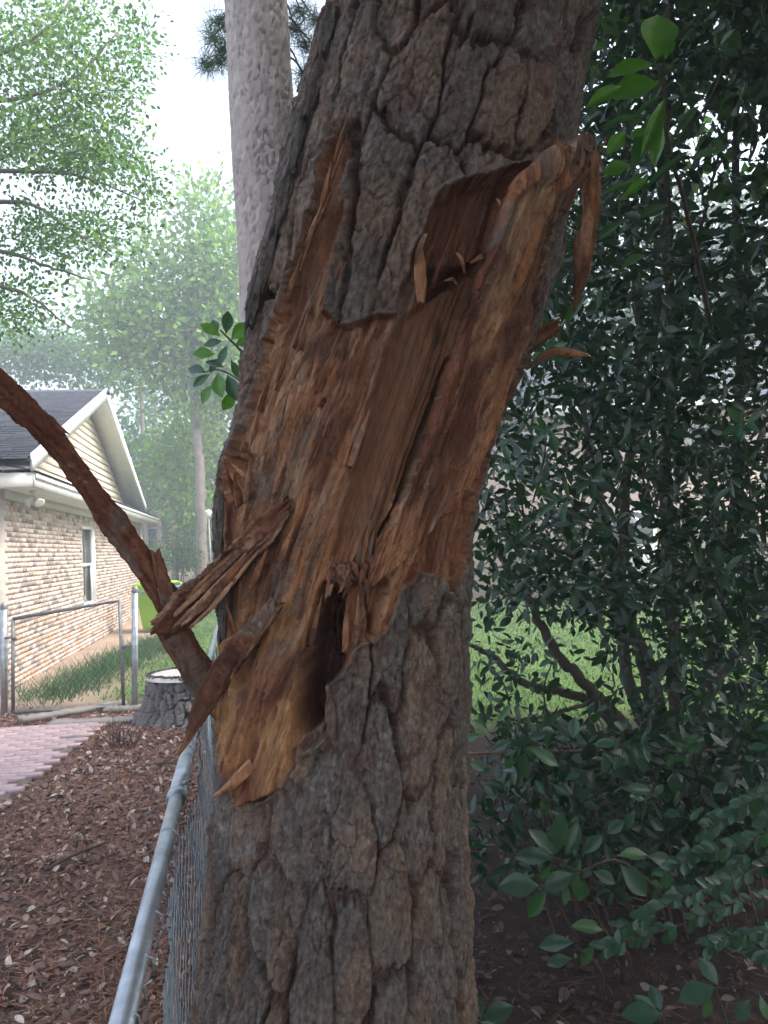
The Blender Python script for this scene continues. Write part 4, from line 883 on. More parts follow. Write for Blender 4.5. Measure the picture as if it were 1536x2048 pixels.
def far_house():
    b = at_y(np.float64(326), np.float64(1110), 46.0); z0 = float(ground_h(b[0], 46.0)); H = thing('far_house', (b[0], 46, z0), 'distant brick house with a brown roof showing past the bin', 'house')
    m = nmat('far_brick', (.36, .24, .19), (.46, .33, .27), 6, .9); r = nmat('far_roof', (.13, .10, .085), (.18, .14, .12), 6, .95)
    MB().box(-7, .5, 0, 7, -.5, 2.7).obj('wall', m, H, False)
    MB().prism([(-.5, 2.7), (3.5, 4.7), (7.5, 2.7), (7.5, 2.6), (-.5, 2.6)], 0, -7.5, .9).obj('roof', r, H, False)
    wn = MB().box(-.9, .0, -.04, -.005, .9, 2.2).obj('window', M_WHITE, H, False); MB().box(-.82, -.08, -.06, -.042, .98, 2.12).obj('pane', M_GLASS, wn, False)
    s = at_y(np.float64(379), np.float64(1112), 42.0); zs = float(ground_h(s[0], 42.0)); S = thing('garden_shed', (s[0], 42, zs), 'small dark wooden shed among the far trees', 'shed')
    dk = nmat('shed_board', (.05, .05, .05), (.09, .085, .08), 5, .9)
    MB().box(-1.0, 1.0, 0, 2, -.3, 1.9).obj('wall', dk, S, False); MB().prism([(-.3, 1.85), (1, 2.5), (2.3, 1.85), (1, 2.6)], 0, -1.2, 1.2).obj('roof', dk, S, False)
    for q in range(7): MB().box(-.95 + q * .28, -.71 + q * .28, -.03, -.004, -.2, 1.85).obj('board', dk, S, False)
    l = at_y(np.float64(424), np.float64(1134), 22.0); zl = float(ground_h(l[0], 22.0)); P = thing('lamp_post', (l[0], 22, zl), 'slim lamp post with a white bowl lantern on the far lawn', 'lamp')
    ht = float(at_y(np.float64(417), np.float64(1034), 22.0)[2] - zl)
    MB().tube([(0, 0, -.1), (-.05, 0, ht)], 0.022, 8).obj('pole', M_GALVD, P, False)
    MB().lathe([(.03, 0), (.07, .04), (.10, .14), (.085, .18), (.03, .21), (.001, .215)], (-.05, 0, ht), 14).obj('lantern', M_WHITE, P, False, smooth=True)
far_house()
def right_house():
    H = thing('neighbour_house', (7.5, 21, 0), 'pale pinkish neighbour house glimpsed through the dark shrub', 'house')
    m = nmat('pinkish_brick', (.50, .36, .29), (.62, .47, .39), 9, .9); z0 = float(ground_h(7.5, 21))
    MB().box(-6.5, 9, 0, 8, -.5, 5.2).obj('wall', m, H, False)
    MB().prism([(-.7, 5.2), (4, 8), (8.7, 5.2), (8.7, 5.05), (-.7, 5.05)], 0, -7, 9.5).obj('roof', M_SHING, H, False)
    MB().box(-7.05, 9.55, -.76, -.71, 5.0, 5.25).obj('fascia', M_SOFF, H, False)
    for x in (-1.4, 3.2, 6.2):
        wn = MB().box(x, x + 1.3, -.05, -.004, .35 if x < 0 else 1.1, 2.5).obj('window' if x > 0 else 'door', M_WHITE, H, False)
        MB().box(x + .1, x + 1.2, -.075, -.052, 1.5, 2.35).obj('pane', M_GLASS, wn, False)
    for x in (-4.2, .9, 4.6):
        wn = MB().box(x, x + 1.3, -.05, -.004, 3.3, 4.7).obj('window', M_WHITE, H, False); MB().box(x + .1, x + 1.2, -.075, -.052, 3.4, 4.6).obj('pane', M_GLASS, wn, False)
right_house()

# ================================================================== trees and shrubs
def in_ell(n):
    v = unit(NPR.normal(size=(n, 3))); return v * NPR.random((n, 1)) ** (1 / 2.2)
def leaf_mass(name, parent, centers, per, spread, L, col, mat, var=.35, shape='rhomb', wr=.6, up=.5, label=None, hue=.25, droop=.2):
    """clumps of leaves round given centres"""
    n = len(centers) * per; C0 = np.repeat(centers, per, 0); P = C0 + NPR.normal(size=(n, 3)) * spread
    out = unit(P - C0 + 1e-6); D = unit(out + rdir(n) * .6); N = unit(rdir(n) * .8 + np.array([0, 0, up]))
    ck = np.repeat(NPR.uniform(1 - var, 1 + var, (len(centers), 1)), per, 0); hk = np.repeat(NPR.uniform(-hue, hue, (len(centers), 1)), per, 0)
    C = np.asarray(col)[None] * ck * NPR.uniform(.75, 1.3, (n, 1)) * (1 + hk * np.array([1, .15, -.4]))
    Ls = NPR.uniform(.65, 1.25, n) * L
    V, F, Cc = leaves(P, D, N, Ls, Ls * wr, np.clip(C, 0, 1), shape, .2, droop)
    o = obj(name, mesh(name, V, F, mat, Cc, shape != 'rhomb'), parent); put(o, label, kind='stuff'); return o
def px_centers(specs, k=1.0):
    out = []
    for (x, y, rx, ry, D, dD, n) in specs:
        n = int(n * k); e = in_ell(n); out.append(at_y(x + e[:, 0] * rx, y + e[:, 1] * ry, D + e[:, 2] * dD))
    return np.vstack(out)
def limb(name, parent, pts, r0, r1, mat, n=24, sides=8):
    P = spline(pts, n); P[1:-1] += NPR.normal(size=(n - 2, 3)) * r0 * .12
    return MB().tube(P, np.linspace(r0, r1, n), sides).obj(name, mat, parent, smooth=True)
M_FTRUNK = nmat('far_trunk', (.16, .13, .11), (.27, .22, .19), 3, .95, .5)
M_DTRUNK = nmat('dark_stem', (.06, .045, .035), (.12, .09, .07), 14, .95, .5)
def Yp(px, py, D): return at_y(np.float64(px), np.float64(py), np.float64(D))

# second pine behind the fence
def second_pine():
    D = 5.2; c = [(560, 1640), (553, 1200), (545, 600), (528, 300), (512, 0), (490, -400), (470, -900)]; w_ = [150, 140, 134, 132, 128, 110, 80]
    pts = [Yp(x, y, D) for x, y in c]; b = pts[0]
    T = thing('pine_tree', (b[0], D, 0), 'straight pale-barked pine trunk standing behind the torn trunk', 'tree')
    ctrl = [(p[0], p[1], p[2] if k else -.1, m_(w_[k], D) / 2) for k, p in enumerate(pts)] + [(pts[-1][0] - .2, D, 13, .08)]
    plain_trunk('trunk', T, ctrl, M_PALE, 140, 420, 61, ((.46, .40, .37), (.55, .48, .45), (.33, .26, .23)), .05, .07, .42)
    P = []; DD = []
    m = MB()
    for (x, y, Dk) in [(425, 75, 6.0), (440, 120, 5.9), (415, 130, 6.0), (438, 45, 5.8), (450, 95, 5.7), (600, 20, 5.8), (612, 90, 5.9), (605, 150, 5.9), (630, 40, 6.1), (640, 110, 6), (590, 60, 5.7), (618, 170, 6.1)]:
        c0 = Yp(x, y, Dk); n = 210; d = rdir(n, -.15); P.append(np.repeat(c0[None], n, 0) + NPR.normal(size=(n, 3)) * .03); DD.append(d * NPR.uniform(.12, .24, (n, 1)))
        tp = Yp(530 if x < 530 else 560, y - 60, 5.25); m.tube(spline([tp, (tp + c0) / 2 + np.array([0, 0, .08]), c0], 8), np.linspace(.012, .004, 8), 5)
    P, DD = np.vstack(P), np.vstack(DD); n = len(P); s = unit(np.cross(DD, rdir(n))) * .0024
    col = np.repeat(np.array([[.07, .12, .07]]) * NPR.uniform(.6, 1.4, (n, 1)), 3, 0)
    m.obj('branches', M_TWIG, T)
    put(obj('needles', mesh('needles', np.stack([P - s, P + s, P + DD], 1).reshape(-1, 3), np.arange(n * 3).reshape(-1, 3), M_NEEDLE, col), T), kind='stuff')
second_pine()
# needle crown of the torn pine high above
def pine_crown():
    n = 330; z = NPR.uniform(8.5, 15.5, n); a = NPR.uniform(0, 2 * math.pi, n); r = NPR.uniform(.4, 1, n) * (16.5 - z) * .55
    c = np.stack([_c + .75 + r * np.cos(a), TY + .2 + r * np.sin(a), z + r * .1], -1); k = 40; P = np.repeat(c, k, 0) + NPR.normal(size=(n * k, 3)) * .12; d = rdir(n * k) * .28; s = unit(np.cross(d, rdir(n * k))) * .012
    col = np.repeat(np.array([[.06, .11, .05]]) * NPR.uniform(.6, 1.4, (n * k, 1)), 3, 0)
    put(obj('crown', mesh('crown', np.stack([P - s, P + s, P + d], 1).reshape(-1, 3), np.arange(n * k * 3).reshape(-1, 3), M_NEEDLE, col), PINE), kind='stuff')
    for q in range(0, n, 12): limb('branch', PINE, [(_c + .7, TY + .15, c[q, 2] - .5), (c[q] + np.array([_c + .7, TY + .15, c[q, 2] - .3])) / 2, c[q]], .05, .012, M_TWIG, 10, 6)
pine_crown()
# oak whose limbs reach in from the left
def oak():
    T = thing('oak_tree', (-6.6, 7.3, 0), 'light leafy oak with thin limbs reaching over the brick house roof', 'tree')
    limb('trunk', T, [(-6.6, 7.3, -.1), (-6.7, 7.4, 2), (-6.5, 7.6, 5), (-6.2, 7.8, 9), (-5.8, 8, 12)], .24, .06, M_FTRUNK, 40, 12)
    for pts in ([(-420, 420), (-150, 330), (0, 318), (62, 265), (145, 248)], [(-420, 360), (-150, 330), (0, 340), (120, 345), (200, 365), (285, 402)], [(-420, 470), (-150, 400), (0, 402), (70, 412), (140, 458), (225, 512)], [(-420, 600), (-150, 560), (0, 572), (70, 600), (140, 655)], [(-300, 100), (-50, 120), (90, 60), (160, -30)], [(-300, 200), (0, 200), (140, 160), (240, 60)], [(-300, 500), (-20, 500), (90, 530), (180, 560)]):
        pp = [Yp(x, y, 8.2 + .0015 * abs(x)) for x, y in pts[1:]]; limb('limb', T, [(-6.52 + .03 * max(0, pp[0][2] - 5), 7.58, pp[0][2] - .55), (pp[0] + np.array([-6.5, 7.6, pp[0][2] - .1])) / 2] + pp, .045, .008, M_FTRUNK, 40, 7)
    sp = [(60, 110, 110, 130, 8.4, 1.6, 70), (175, 200, 90, 110, 8.6, 1.2, 62), (40, 280, 110, 70, 8.4, 1.5, 58), (190, 320, 130, 55, 8.6, 1.2, 62), (265, 110, 36, 100, 8.6, .8, 26), (70, 470, 110, 50, 8.4, 1.4, 44), (200, 470, 80, 45, 8.6, 1.2, 24), (40, 620, 70, 60, 8.4, 1.2, 26),
          (300, 390, 45, 40, 8.8, .8, 14), (-150, 200, 160, 330, 8.4, 2, 200), (150, 20, 60, 60, 8.8, 1, 16), (-100, 560, 120, 120, 8.2, 1.5, 50), (-150, -350, 260, 260, 8.5, 2, 120)]
    leaf_mass('crown', T, px_centers(sp), 34, .13, .062, (.12, .19, .10), M_FAR, .3, hue=.2)
oak()
def far_tree(label, trunk_px, D, r, specs, col, per=36, L=.26, spread=.5, top=None):
    b = Yp(*trunk_px[0], D); z0 = float(ground_h(b[0], D)); T = thing('broadleaf_tree', (b[0], D, z0), label, 'tree', 'trees in the woods behind the house')
    pts = [(b[0], D, z0 - .2)] + [Yp(x, y, D) for x, y in trunk_px[1:]]
    limb('trunk', T, pts, r, r * .4, M_FTRUNK, 40, 10)
    leaf_mass('crown', T, px_centers(specs), per, spread, L, col, M_FAR, .35)
    return T
far_tree('tall tree with a bare pale fork trunk above the far lawn', [(402, 1120), (400, 950), (392, 840), (380, 700), (385, 500)], 27, .2, [(430, 480, 60, 90, 27, 2, 34), (330, 620, 110, 80, 27, 2, 70), (440, 650, 70, 70, 27, 2, 50), (300, 520, 60, 50, 27, 2, 20), (260, 670, 90, 45, 27, 2, 40), (420, 740, 70, 60, 27, 2, 40), (400, 420, 50, 50, 27, 1.5, 16), (450, 560, 50, 60, 27, 2, 30), (210, 600, 60, 50, 27, 2, 14), (330, 730, 70, 40, 27, 2, 26)], (.15, .235, .075))
far_tree('tree with a thin dark trunk behind the gable peak', [(288, 1100), (286, 900), (284, 780), (290, 600)], 36, .14, [(140, 705, 120, 48, 36, 2, 70), (40, 715, 90, 45, 36, 2, 50), (290, 930, 40, 46, 36, 2, 24), (240, 745, 70, 28, 36, 2, 26), (270, 880, 30, 60, 36, 2, 9), (-80, 700, 100, 80, 36, 3, 60)], (.085, .155, .07))
far_tree('bright green tree low over the far brick roof', [(345, 1100), (350, 980), (345, 900)], 30, .12, [(392, 1000, 34, 34, 30, 2, 24), (350, 925, 55, 45, 30, 2, 30), (375, 860, 40, 50, 30, 2, 22), (400, 1060, 26, 20, 30, 1, 9)], (.17, .27, .07))
far_tree('dark tree closest behind the torn trunk', [(436, 1120), (432, 900), (430, 700)], 33, .2, [(435, 810, 40, 80, 33, 2, 40), (430, 950, 40, 60, 33, 2, 30), (470, 740, 40, 60, 33, 2, 30), (470, 1000, 40, 80, 33, 2, 30)], (.10, .18, .07))
for q, (x, D, h_) in enumerate([(318, 44, 300), (360, 48, 330), (415, 40, 420), (450, 46, 420), (380, 50, 300)]):
    far_tree(['slim far trunk just right of the gable', 'slim far trunk behind the dark shed', 'slim far trunk next to the lamp post', 'far trunk beside the torn pine', 'faint far trunk behind the bright tree'][q], [(x, 1108), (x - 3, 1108 - h_ * .6), (x - 8, 1108 - h_)], D, .16, [(x, 1085 - h_, 60, 60, D, 2, 22), (x, 1010 - 60 * (q < 2), 44, 30, D, 3, 14)], (.10, .17, .075))
def bush(label, x, y, rx, ry, D, n, col, L=.12):
    b = Yp(x, y + ry, D); z0 = float(ground_h(b[0], D)); T = thing('bush', (b[0], D, z0), label, 'bush', 'bushes along the far lawn')
    for k in range(5): limb('stem', T, [(b[0] + RND.uniform(-.2, .2), D, z0 - .1), tuple(Yp(x + RND.uniform(-.5, .5) * rx, y, D))], .03, .01, M_DTRUNK, 6, 5)
    leaf_mass('foliage', T, px_centers([(x, y, rx, ry, D, .5, n)]), 30, .22, L, col, M_FAR, .3)
bush('rounded dark bush at the end of the far lawn', 355, 1108, 28, 26, 26, 40, (.05, .10, .04))
bush('loose green bush beside the far corner of the brick house', 298, 1118, 26, 16, 25, 22, (.10, .16, .06))
bush('low bush below the shed', 395, 1118, 24, 14, 30, 24, (.06, .11, .045))
# woods behind the right-hand lawn
for q, (x, D, h_) in enumerate([(1000, 30, 15), (1180, 34, 17), (1380, 31, 16), (1560, 33, 15), (860, 36, 15), (1750, 30, 14)]):
    b = at_y(np.float64(x), np.float64(1000), D); T = thing('broadleaf_tree', (b[0], D, float(ground_h(b[0], D))), ['dark wood tree behind the left end of the neighbour house', 'tallest dark wood tree behind the neighbour house', 'dark wood tree behind the right end of the neighbour house', 'dark wood tree beyond the neighbour house gable', 'dark wood tree hidden behind the torn pine', 'dark wood tree at the far right of the woods'][q], 'tree', 'dark trees behind the neighbour house')
    limb('trunk', T, [(b[0], D, -.2), (b[0] + .2, D, 5), (b[0], D, h_ - 2)], .3, .08, M_DTRUNK, 20, 8)
    e = in_ell(240); leaf_mass('crown', T, np.stack([b[0] + e[:, 0] * 4.6, D + e[:, 1] * 3, 8.5 + e[:, 2] * (h_ - 7)], -1), 30, .5, .34, (.035, .065, .028), M_FAR, .35)
for q, (x, y, h_) in enumerate([(-3.5, 44, 15), (-1, 50, 16), (1.5, 43, 14), (4, 48, 16), (-7, 52, 15), (-12, 47, 15), (-17, 44, 14)]):
    T = thing('broadleaf_tree', (x, y, float(ground_h(x, y))), ['distant tree in the wood edge in line with the lamp post', 'tallest distant tree in the wood edge behind the torn pine', 'shortest distant tree in the wood edge behind the torn pine', 'distant tree in the wood edge near the neighbour house', 'distant tree in the wood edge behind the dark shed', 'distant tree in the wood edge behind the far brick house', 'distant tree in the wood edge behind the shingle roof'][q], 'tree', 'distant wood edge trees')
    limb('trunk', T, [(x, y, .5), (x + .2, y, 5), (x, y, h_ - 2)], .3, .08, M_FTRUNK, 20, 8)
    e = in_ell(130); leaf_mass('crown', T, np.stack([x + e[:, 0] * 3.6, y + e[:, 1] * 3, 7 + e[:, 2] * (h_ - 8)], -1), 26, .5, .4, (.09, .15, .06), M_FAR, .35)
# unseen broad trees outside the frame, added to shade the pine and shrub
def added_shade_trees():
    T = thing('broadleaf_tree', (5.2, 2.6, 0), 'broad dense tree added out of view on the right to shade the shrub and pine', 'tree')
    limb('trunk', T, [(5.2, 2.6, -.1), (5.1, 2.7, 3), (4.6, 2.9, 6), (4.2, 3, 10)], .3, .08, M_DTRUNK, 30, 12)
    for q in range(9):
        a = q * .7; limb('limb', T, [(4.9, 2.7, 4 + q * .4), (4.4 + 1.6 * math.cos(a), 2.9 + 1.6 * math.sin(a), 6 + q * .4), (4.2 + 3.2 * math.cos(a), 3 + 3.2 * math.sin(a), 7 + q * .4)], .09, .02, M_DTRUNK, 14, 7)
    e = in_ell(1300); leaf_mass('crown', T, np.stack([4.1 + e[:, 0] * 3.9, 3.4 + e[:, 1] * 4.8, 7.2 + e[:, 2] * 3.6], -1), 28, .3, .17, (.05, .09, .035), M_FAR, .3)
    T = thing('broadleaf_tree', (3.4, -3.6, 0), 'broad dense tree added out of view behind the viewer to shade the pine', 'tree')  # second unseen tree, added to block sky light from behind the camera
    limb('trunk', T, [(3.4, -3.6, -.1), (3.3, -3.5, 3), (2.8, -3.2, 6), (2.4, -3, 9)], .3, .08, M_DTRUNK, 30, 12)
    for q in range(9):
        a = q * .7; limb('limb', T, [(3.1, -3.4, 3.4 + q * .3), (2.6 + 1.6 * math.cos(a), -3 + 1.6 * math.sin(a), 5 + q * .4), (2.2 + 3.2 * math.cos(a), -2.6 + 3 * math.sin(a), 6 + q * .4)], .09, .02, M_DTRUNK, 14, 7)
    e = in_ell(1500); leaf_mass('crown', T, np.stack([1.9 + e[:, 0] * 4.6, -2.6 + e[:, 1] * 4.0, 6.4 + e[:, 2] * 3.2], -1), 28, .3, .17, (.05, .09, .035), M_FAR, .3)
added_shade_trees()

def light_block_shrub():  # added outside the frame to keep sky light off the right side
    T = thing('evergreen_shrub', (2.9, 1.0, 0), 'unseen dense evergreen shrub added beyond the right edge to block sky light', 'shrub')
    for q in range(8): limb('stem', T, [(2.9, 1.0, 0), (2.9 + RND.uniform(-.4, .4), 1 + RND.uniform(-.6, .6), 1.2), (2.9 + RND.uniform(-.8, .8), 1 + RND.uniform(-1.2, 1.2), 3)], .03, .01, M_DTRUNK, 14, 7)
    e = in_ell(900); leaf_mass('foliage', T, np.stack([2.9 + e[:, 0] * 1.1, .9 + e[:, 1] * 1.9, 1.9 + e[:, 2] * 1.9], -1), 9, .06, .085, (.019, .047, .024), M_LEAF, .4, 'oval', .4, .5)
light_block_shrub()
# leaf used for the leaves one can pick out singly
def leaf_mesh(name, col, wr=.36, pts=9, vein=1.12, wave=.02, mat=None, tipc=None):
    t = np.linspace(0, 1, pts); hwid = wr * .5 * np.sin(np.pi * np.clip(t, 0, 1) ** 1.15) ** .95; hwid[0] = .012; hwid[-1] = .004
    V = []; C = []
    for k in range(pts):
        z = -.16 * t[k] ** 2
        for s, f in ((-1, 1), (-.5, .45), (0, 0), (.5, .45), (1, 1)):
            V.append((t[k], s * hwid[k], z + f * hwid[k] * .34 + wave * math.sin(t[k] * 17 + s * 2) * abs(s) * .6)); C.append(np.array(col) * (vein if s == 0 else 1) * (1 + .06 * math.sin(k * 2.1)))
    V.append((-.16, 0, .015)); C.append(np.array([.14, .12, .05])); V.append((-.16, .012, .015)); C.append(np.array([.14, .12, .05]))
    Q = [(k * 5 + j, (k + 1) * 5 + j, (k + 1) * 5 + j + 1, k * 5 + j + 1) for k in range(pts - 1) for j in range(4)] + [(pts * 5, 2, 3, pts * 5 + 1)]
    me = mesh(name, V, np.array(Q), mat or M_LEAF, np.array(C), True); me['width_ratio'] = wr; return me
LV = {'dark': [leaf_mesh('leaf', (.022, .06, .030)), leaf_mesh('leaf', (.03, .075, .033), .42), leaf_mesh('leaf', (.018, .05, .03), .32)],
      'mid': [leaf_mesh('leaf', (.04, .11, .045), .40), leaf_mesh('leaf', (.055, .13, .05), .36), leaf_mesh('leaf', (.035, .09, .05), .44)],
      'lime': [leaf_mesh('leaf', (.09, .22, .03), .58), leaf_mesh('leaf', (.10, .25, .035), .5)],
      'grey': [leaf_mesh('leaf', (.04, .09, .055), .5), leaf_mesh('leaf', (.05, .105, .065), .46), leaf_mesh('leaf', (.032, .075, .045), .54)]}
def place_leaf(parent, me, P, d, nrm, L, wscale=1.0):
    d = Vector(d).normalized(); n = Vector(nrm); s = n.cross(d).normalized(); n = d.cross(s)
    o = bpy.data.objects.new('leaf', me); COL.objects.link(o); o.parent = parent
    M = Matrix((d, s, n)).transposed().to_4x4() @ Matrix.Diagonal((L, L * wscale, L, 1)); M.translation = Vector(P) - wloc(parent)
    o.matrix_basis = M; return o
def leaf_px(parent, kind, bx, by, tx, ty, wpx, D, dd=None, face=None):
    """leaf from base pixel to tip pixel at distance D"""
    A = Yp(bx, by, D); dd = RND.uniform(-.03, .03) if dd is None else dd; B = Yp(tx, ty, D + dd)
    L = np.linalg.norm(B - A); me = RND.choice(LV[kind]); wr = me['width_ratio']
    view = CAM - A; view /= np.linalg.norm(view); nrm = face if face is not None else unit(view + np.array([RND.uniform(-.5, .5), RND.uniform(-.3, .1), .55 + RND.uniform(-.3, .3)]))
    return place_leaf(parent, me, A, B - A, nrm, L, min(1.15, 1.25 * (wpx * D / 1536) / (L * wr)))
def rosette(parent, kind, P, ax, n, L, spread=70, D0=None):
    ax = unit(np.asarray(ax, float)); a0 = RND.random() * 6
    s = unit(np.cross(ax, [.3, .2, 1.0])); t = np.cross(ax, s)
    for k in range(n):
        a = a0 + k * 2.4; el = math.radians(spread * (.45 + .6 * k / n)); d = ax * math.cos(el) + (s * math.cos(a) + t * math.sin(a)) * math.sin(el)
        p = np.asarray(P) - ax * .012 * k
        place_leaf(parent, RND.choice(LV[kind]), p, d, unit(ax + np.array([0, 0, .4]) + NPR.normal(size=3) * .15), L * RND.uniform(.75, 1.15))
# --- the big evergreen shrub
def big_shrub():
    D = 5.4; b = Yp(1345, 1545, D); T = thing('evergreen_shrub', (b[0], D, 0), 'huge dark evergreen shrub with many stems filling the space right of the pine', 'shrub')
    S = [[(1345, 1560), (1200, 1400), (1110, 1300), (1050, 1180), (960, 1060)], [(1335, 1560), (1180, 1405), (1060, 1370), (980, 1310), (940, 1290)], [(1340, 1560), (1290, 1350), (1240, 1150), (1180, 900), (1150, 700)],
         [(1350, 1560), (1350, 1300), (1330, 1000), (1345, 700), (1330, 300), (1350, -200)], [(1360, 1560), (1410, 1400), (1530, 1240), (1680, 1100)], [(1345, 1560), (1300, 1320), (1190, 1150), (1080, 1080)], [(1350, 1560), (1440, 1250), (1480, 800), (1470, 300), (1500, -200)],
         [(1345, 1560), (1250, 1330), (1250, 1000), (1280, 700), (1250, 350), (1270, -150)], [(1330, 1000), (1260, 850), (1130, 760), (1040, 700)], [(1100, 530), (1200, 560), (1350, 640), (1560, 670)], [(1150, 700), (1110, 480), (1150, 200), (1160, -100)], [(1480, 800), (1560, 600), (1640, 300)], [(1250, 1000), (1120, 900), (1010, 870)],
         [(1345, 1560), (1420, 1440), (1540, 1480), (1660, 1440)], [(1330, 1000), (1440, 860), (1560, 800)], [(1200, 1400), (1130, 1420), (1040, 1440), (990, 1420)], [(1280, 700), (1380, 520), (1440, 300)]]
    R = [.05, .04, .05, .055, .06, .035, .05, .05, .03, .022, .03, .03, .025, .045, .03, .018, .028]
    for q, p in enumerate(S): limb('stem', T, [Yp(x, y, D + (0 if k == 0 else (-1) ** q * .25 * k / len(p) - .9 * k / len(p) * (q % 3 == 0))) for k, (x, y) in enumerate(p)], R[q], R[q] * .35, M_DTRUNK, 44, 8)
    n = 15000; x = NPR.uniform(960, 1800, n); y = NPR.uniform(-420, 1500, n); d = 3.3 + 3.9 * NPR.random(n)
    keep = np.ones(n)
    keep *= np.where(y > 1225 + 30 * np.sin(x / 60), np.where(x > 1330, .75, .16), 1.0) * np.where((y > 1420), .5, 1)
    edge = np.interp(y, [-400, 0, 300, 600, 800, 1000, 1500], [1220, 1190, 1150, 1100, 1010, 955, 950]); keep *= sstep(-130, 60, x - edge)
    hole = sstep(1.15, .45, np.hypot((x - 1430) / 120, (y - 320) / 210)); keep *= 1 - .8 * hole
    hole = sstep(1.2, .5, np.hypot((x - 1060) / 110, (y - 740) / 110)); keep *= 1 - .5 * hole
    hole = sstep(1.2, .5, np.hypot((x - 1270) / 60, (y - 1060) / 110)); keep *= 1 - .65 * hole
    keep *= .35 + .65 * sstep(-.35, .15, fbm(x / 90, y / 80 + d, 5, 3))
    m = NPR.random(n) < keep * .62; c = at_y(x[m], y[m], d[m]); c = c[c[:, 2] > .25]
    leaf_mass('foliage', T, c, 8, .055, .082, (.019, .047, .024), M_LEAF, .4, 'oval', .40, .5, hue=.3, label='dense dark glossy foliage of the shrub')
    # leaves that can be picked out: the light green spray at the top and sprays towards the trunk
    tw = limb('twig', T, [Yp(1420, 640, 2.9), Yp(1372, 420, 2.45), Yp(1340, 300, 2.25), Yp(1322, 130, 2.2)], .010, .003, M_TWIG, 24, 6)
    for a in [(1312, 120, 1322, 16, 62), (1308, 128, 1214, 142, 34), (1318, 166, 1222, 184, 58), (1245, 172, 1176, 207, 24), (1330, 196, 1288, 302, 24), (1326, 250, 1304, 328, 26), (1252, 262, 1216, 304, 40), (1262, 330, 1205, 342, 28), (1300, 262, 1262, 268, 30), (1330, 120, 1345, 70, 20), (1240, 400, 1300, 350, 16)]:
        leaf_px(T, 'lime', *a, 2.2)
    for a in [(1325, 190, 1270, 226, 12), (1295, 230, 1207, 243, 12), (1322, 215, 1262, 330, 32), (1280, 360, 1206, 382, 12), (1300, 340, 1228, 386, 12), (1440, 300, 1388, 310, 34), (1400, 210, 1350, 260, 16), (1380, 300, 1290, 370, 14), (1340, 410, 1280, 430, 20), (1250, 440, 1195, 470, 18), (1240, 540, 1290, 500, 20), (1170, 590, 1130, 640, 20), (1180, 560, 1150, 520, 18)]:
        leaf_px(T, 'mid', *a, 2.25)
    for (x, y, Dk, n_, L, kd) in [(1112, 1000, 2.7, 7, .085, 'mid'), (1010, 915, 2.6, 7, .075, 'mid'), (1180, 960, 2.9, 7, .09, 'dark'), (1040, 1060, 2.9, 6, .085, 'dark'), (1230, 1040, 2.8, 7, .09, 'dark'), (1300, 900, 3.0, 7, .09, 'dark'), (1090, 860, 3, 6, .09, 'mid'), (1420, 1000, 2.9, 7, .09, 'dark'), (1440, 1130, 2.8, 7, .09, 'dark'), (1330, 1160, 2.9, 6, .09, 'dark'),
              (1480, 850, 3, 7, .09, 'mid'), (1100, 700, 3.1, 6, .09, 'mid'), (1240, 720, 3.1, 7, .09, 'dark'), (1400, 700, 3.0, 7, .09, 'dark'), (1500, 520, 2.8, 7, .09, 'dark'), (1150, 1180, 3.1, 6, .09, 'dark'), (1010, 1180, 3.2, 6, .08, 'dark'), (980, 1330, 3.3, 6, .06, 'dark'), (1100, 1320, 3.3, 5, .06, 'mid'), (1500, 200, 2.8, 6, .09, 'dark'), (1440, 90, 2.8, 6, .09, 'dark')]:
        rosette(T, kd, Yp(x, y, Dk), (RND.uniform(-.7, .2), RND.uniform(-.9, -.2), RND.uniform(-.3, .6)), n_, L)
        ex, ey = RND.uniform(-60, 150), RND.uniform(30, 170); limb('twig', T, [Yp(x + 4, y + 4, Dk + .02), Yp(x + ex * .3 + RND.uniform(-20, 20), y + ey * .45, Dk + .4), Yp(x + ex, y + ey, Dk + 1.5)], .003, .006, M_DTRUNK, 12, 5)
big_shrub()
